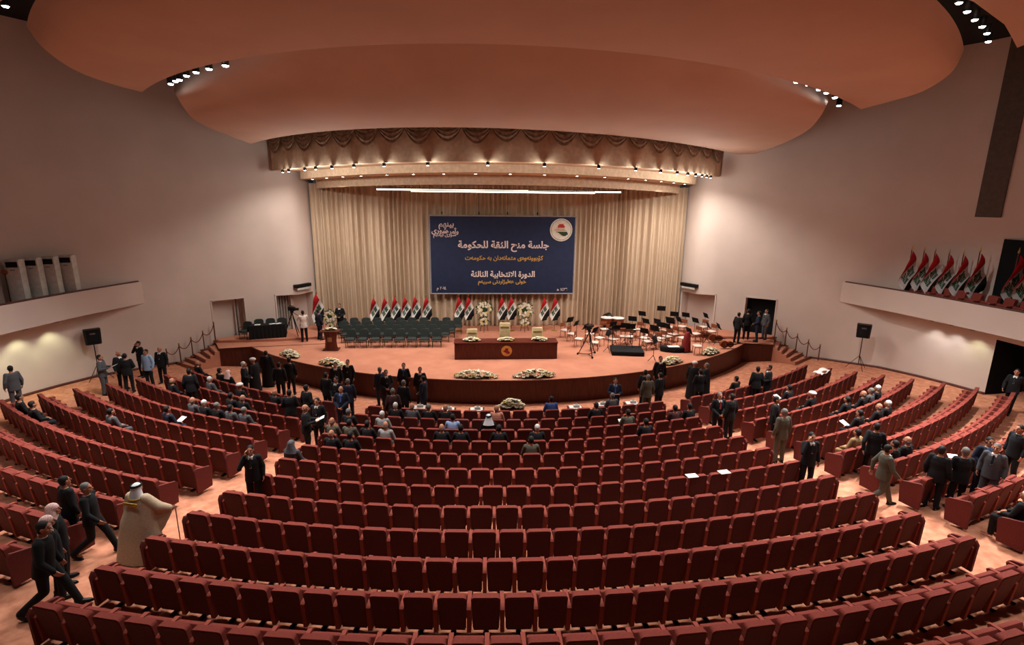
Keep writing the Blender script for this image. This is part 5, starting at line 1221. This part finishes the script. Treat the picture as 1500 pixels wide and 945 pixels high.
    hx = {}
    def head_mesh(name, fn, m_):
        g = MB(); g.M = LM @ Matrix.Translation(hc); fn(g); hx[name] = g.mesh('hair' if name in 'dyw' else 'headwear', m_)
    HD, HG, HW = mat('hair_dark', (24, 20, 19), .7), mat('hair_grey', (112, 106, 102), .7), mat('hair_white', (206, 202, 198), .7)
    def short(g): g.ell((0, -.026, .032), (.083, .1, .1), 18, 12); g.ell((0, -.045, -.03), (.075, .062, .07), 14, 8)
    head_mesh('d', short, HD); head_mesh('y', short, HG); head_mesh('w', short, HW)
    def bald(g): g.ell((0, -.04, -.03), (.085, .075, .05), 16, 8)
    head_mesh('b', bald, HG)
    def turb(g): g.lathe([(.092, .02), (.122, .045), (.13, .075), (.118, .105), (.08, .135), (.02, .15)], 20, (0, -.012, 0), 1, 1.1)
    head_mesh('T', turb, HW)
    def ghut(g):
        g.ell((0, -.022, .035), (.092, .11, .102), 18, 12)
        g.rings([(V(0, -.06, -.22), .2, .12), (V(0, -.055, -.12), .15, .1), (V(0, -.045, -.02), .11, .095), (V(0, -.035, .06), .09, .09)], 18)
    head_mesh('G', ghut, mat('headcloth_white', (222, 220, 222), .8))
    head_mesh('S', ghut, mat('headcloth_check', (196, 120, 112), .8, (226, 214, 208), 60))
    head_mesh('H', ghut, mat('headscarf_grey', (96, 96, 100), .8, (70, 70, 76), 30))
    g = MB(); g.M = LM @ Matrix.Translation(hc); g.tube([V(.097*cos(2*pi*i/20), -.022+.113*sin(2*pi*i/20), .075) for i in range(21)], .013, 6); g.tube([V(.09*cos(2*pi*i/20), -.022+.106*sin(2*pi*i/20), .098) for i in range(21)], .012, 6); M_['agal'] = g.mesh('head_cord', BLACKF)
    M_['head'] = hx; M_['hand'] = [up(w_) for w_ in wr]
    return M_
SUIT = {'k': (20, 20, 24), 'n': (28, 34, 52), 'g': (78, 78, 82), 'o': (84, 80, 68), 'r': (62, 34, 34), 't': (150, 122, 84), 'lt': (150, 148, 146), 'b': (150, 176, 206), 'bl': (140, 164, 206), 'bu': (58, 84, 150), 'w': (214, 204, 196), 'tp': (196, 132, 112), 'bk': (18, 18, 21), 'bi': (190, 168, 140)}
TIES = {'b': (60, 84, 150), 'r': (150, 36, 40), 'w': (30, 30, 34)}
HUM = {}
def override(o, m_):
    o.material_slots[0].link = 'OBJECT'; o.material_slots[0].material = m_
papers = []
for P_ in PEOPLE:
    pose = P_[0]
    if P_[1] == 'S':
        fit, lab, sc = P_[5], P_[6], P_[7]; s_ = P_[-1]; r = s_[5]-.3
        q = pol(r, s_[4], floor_z(s_[5])-.03); loc = (q.x, q.y, q.z); rz = RAD(s_[4]); pose = 'sit'
    else:
        x, y_, z, hd, fit, lab, sc = P_[2:9]; loc = (x, y_, z); rz = RAD(hd)
    if pose not in HUM: HUM[pose] = human(pose)
    Hm = HUM[pose]; f = fit.split(); suit = f[0]; head = f[1]; face_cam = len(f) > 2
    o = link('person', Hm['body']); o.location = loc; o.rotation_euler = (0, 0, rz); o.scale = (sc, sc, sc)
    tag(o, lab, 'person', 'people in the hall')
    cloth = mat('cloth_'+suit, SUIT[suit], .9, None, 40)
    if 'robe' in Hm:
        c_ = link('cloak' if pose == 'bisht' else 'robe', Hm['robe'], o); override(c_, cloth)
        if pose == 'bisht':
            link('gold_collar', Hm['gold_collar'], o)
            g = MB(); w_ = Hm['hand'][1]; g.tube([(w_.x+.03, w_.y+.09, 0.0), (w_.x+.03, w_.y+.09, w_.z-.02), (w_.x+.02, w_.y+.07, w_.z+.02), (w_.x-.01, w_.y+.0, w_.z+.02)], .011, 6)
            T = Matrix.Translation(loc) @ Matrix.Rotation(rz, 4, 'Z'); k_ = g.build('walking_cane', VARNISH); k_.matrix_world = T; tag(k_, 'thin brown walking cane held by the man in the beige cloak', 'cane')
    else:
        c_ = link('shirt' if suit in ('b', 'bl', 'bu', 'w', 'tp') else 'jacket', Hm['jacket'], o); override(c_, cloth)
        c_ = link('trousers', Hm['trousers'], o); override(c_, mat('cloth_k', SUIT['k'], .9, None, 40) if suit in ('b', 'bl', 'bu', 'w', 'tp') else cloth)
        if suit not in ('b', 'bl', 'bu', 'w', 'tp'):
            link('shirt_collar', Hm['collar'], o)
            if face_cam or 90 < abs(math.degrees(rz)) < 270:
                c_ = link('shirt_front', Hm['shirt'], o)
                if face_cam and f[2] == 'b': override(c_, mat('shirt_blue', (120, 150, 200), .8))
                c_ = link('tie', Hm['tie'], o)
                if face_cam: override(c_, mat('tie_'+f[2], TIES[f[2]], .7))
    if pose != 'sit' and pose != 'robe':
        for g in Hm['shoes']: link('shoe', g, o)
    link('headwear' if head in 'TGSH' else 'hair', Hm['head'][head], o)
    if head == 'G': link('head_cord', Hm['agal'], o)
    if pose == 'read': papers.append((Matrix.Translation(loc) @ Matrix.Rotation(rz, 4, 'Z') @ V(0, .43, 1.24), rz, lab))
    if any(w_ in lab for w_ in ('writing', 'reading papers', 'over papers', 'reading a paper two')): papers.append((Matrix.Translation(loc) @ Matrix.Rotation(rz, 4, 'Z') @ V(0, .42, .72), rz, lab))
for i, (p, rz, lab) in enumerate(papers):
    g = MB(); g.M = Matrix.Rotation(RAD(25), 4, 'X'); g.box((0, 0, 0), (.23, .31, .008), .001); o = g.build('paper_sheet', WHITE); o.location = p; o.rotation_euler = (0, 0, rz)
    who = lab.split(' reading')[0].split(' writing')[0].split(' holding')[0].split(' seated')[0].split(' bent')[0]
    tag(o, ('white paper held by the ' + who)[:95], 'paper', 'papers in hands')
# papers and coats left on seats
for i, (k, a, lab) in enumerate(((5, 8.3, 'white paper lying on a seat top beside the man writing'), (5, 10.2, 'second white paper on a seat top nearer the right aisle'))):
    r = R0-k*DR; p = pol(r-.06, a, floor_z(r)+.915); g = MB(); g.box((0, 0, 0), (.3, .2, .012), .002); o = g.build('paper_sheet', WHITE); o.location = p; o.rotation_euler = (0, 0, RAD(a)); tag(o, lab, 'paper', 'papers on seat tops')
r = R0-10*DR; p = pol(r-.12, 37.2, floor_z(r)+.9)
g = MB(); g.grid(lambda u, v: (-.5+u, .25-.4*v, .03*sin(u*9)+.02*sin(v*7)-.12*(v-.4)**2), 16, 8); o = g.build('white_coat', WHITE, solid=.02); o.location = p; o.rotation_euler = (0, 0, RAD(37)); tag(o, 'white coat thrown over the seat backs at the right wall', 'coat')
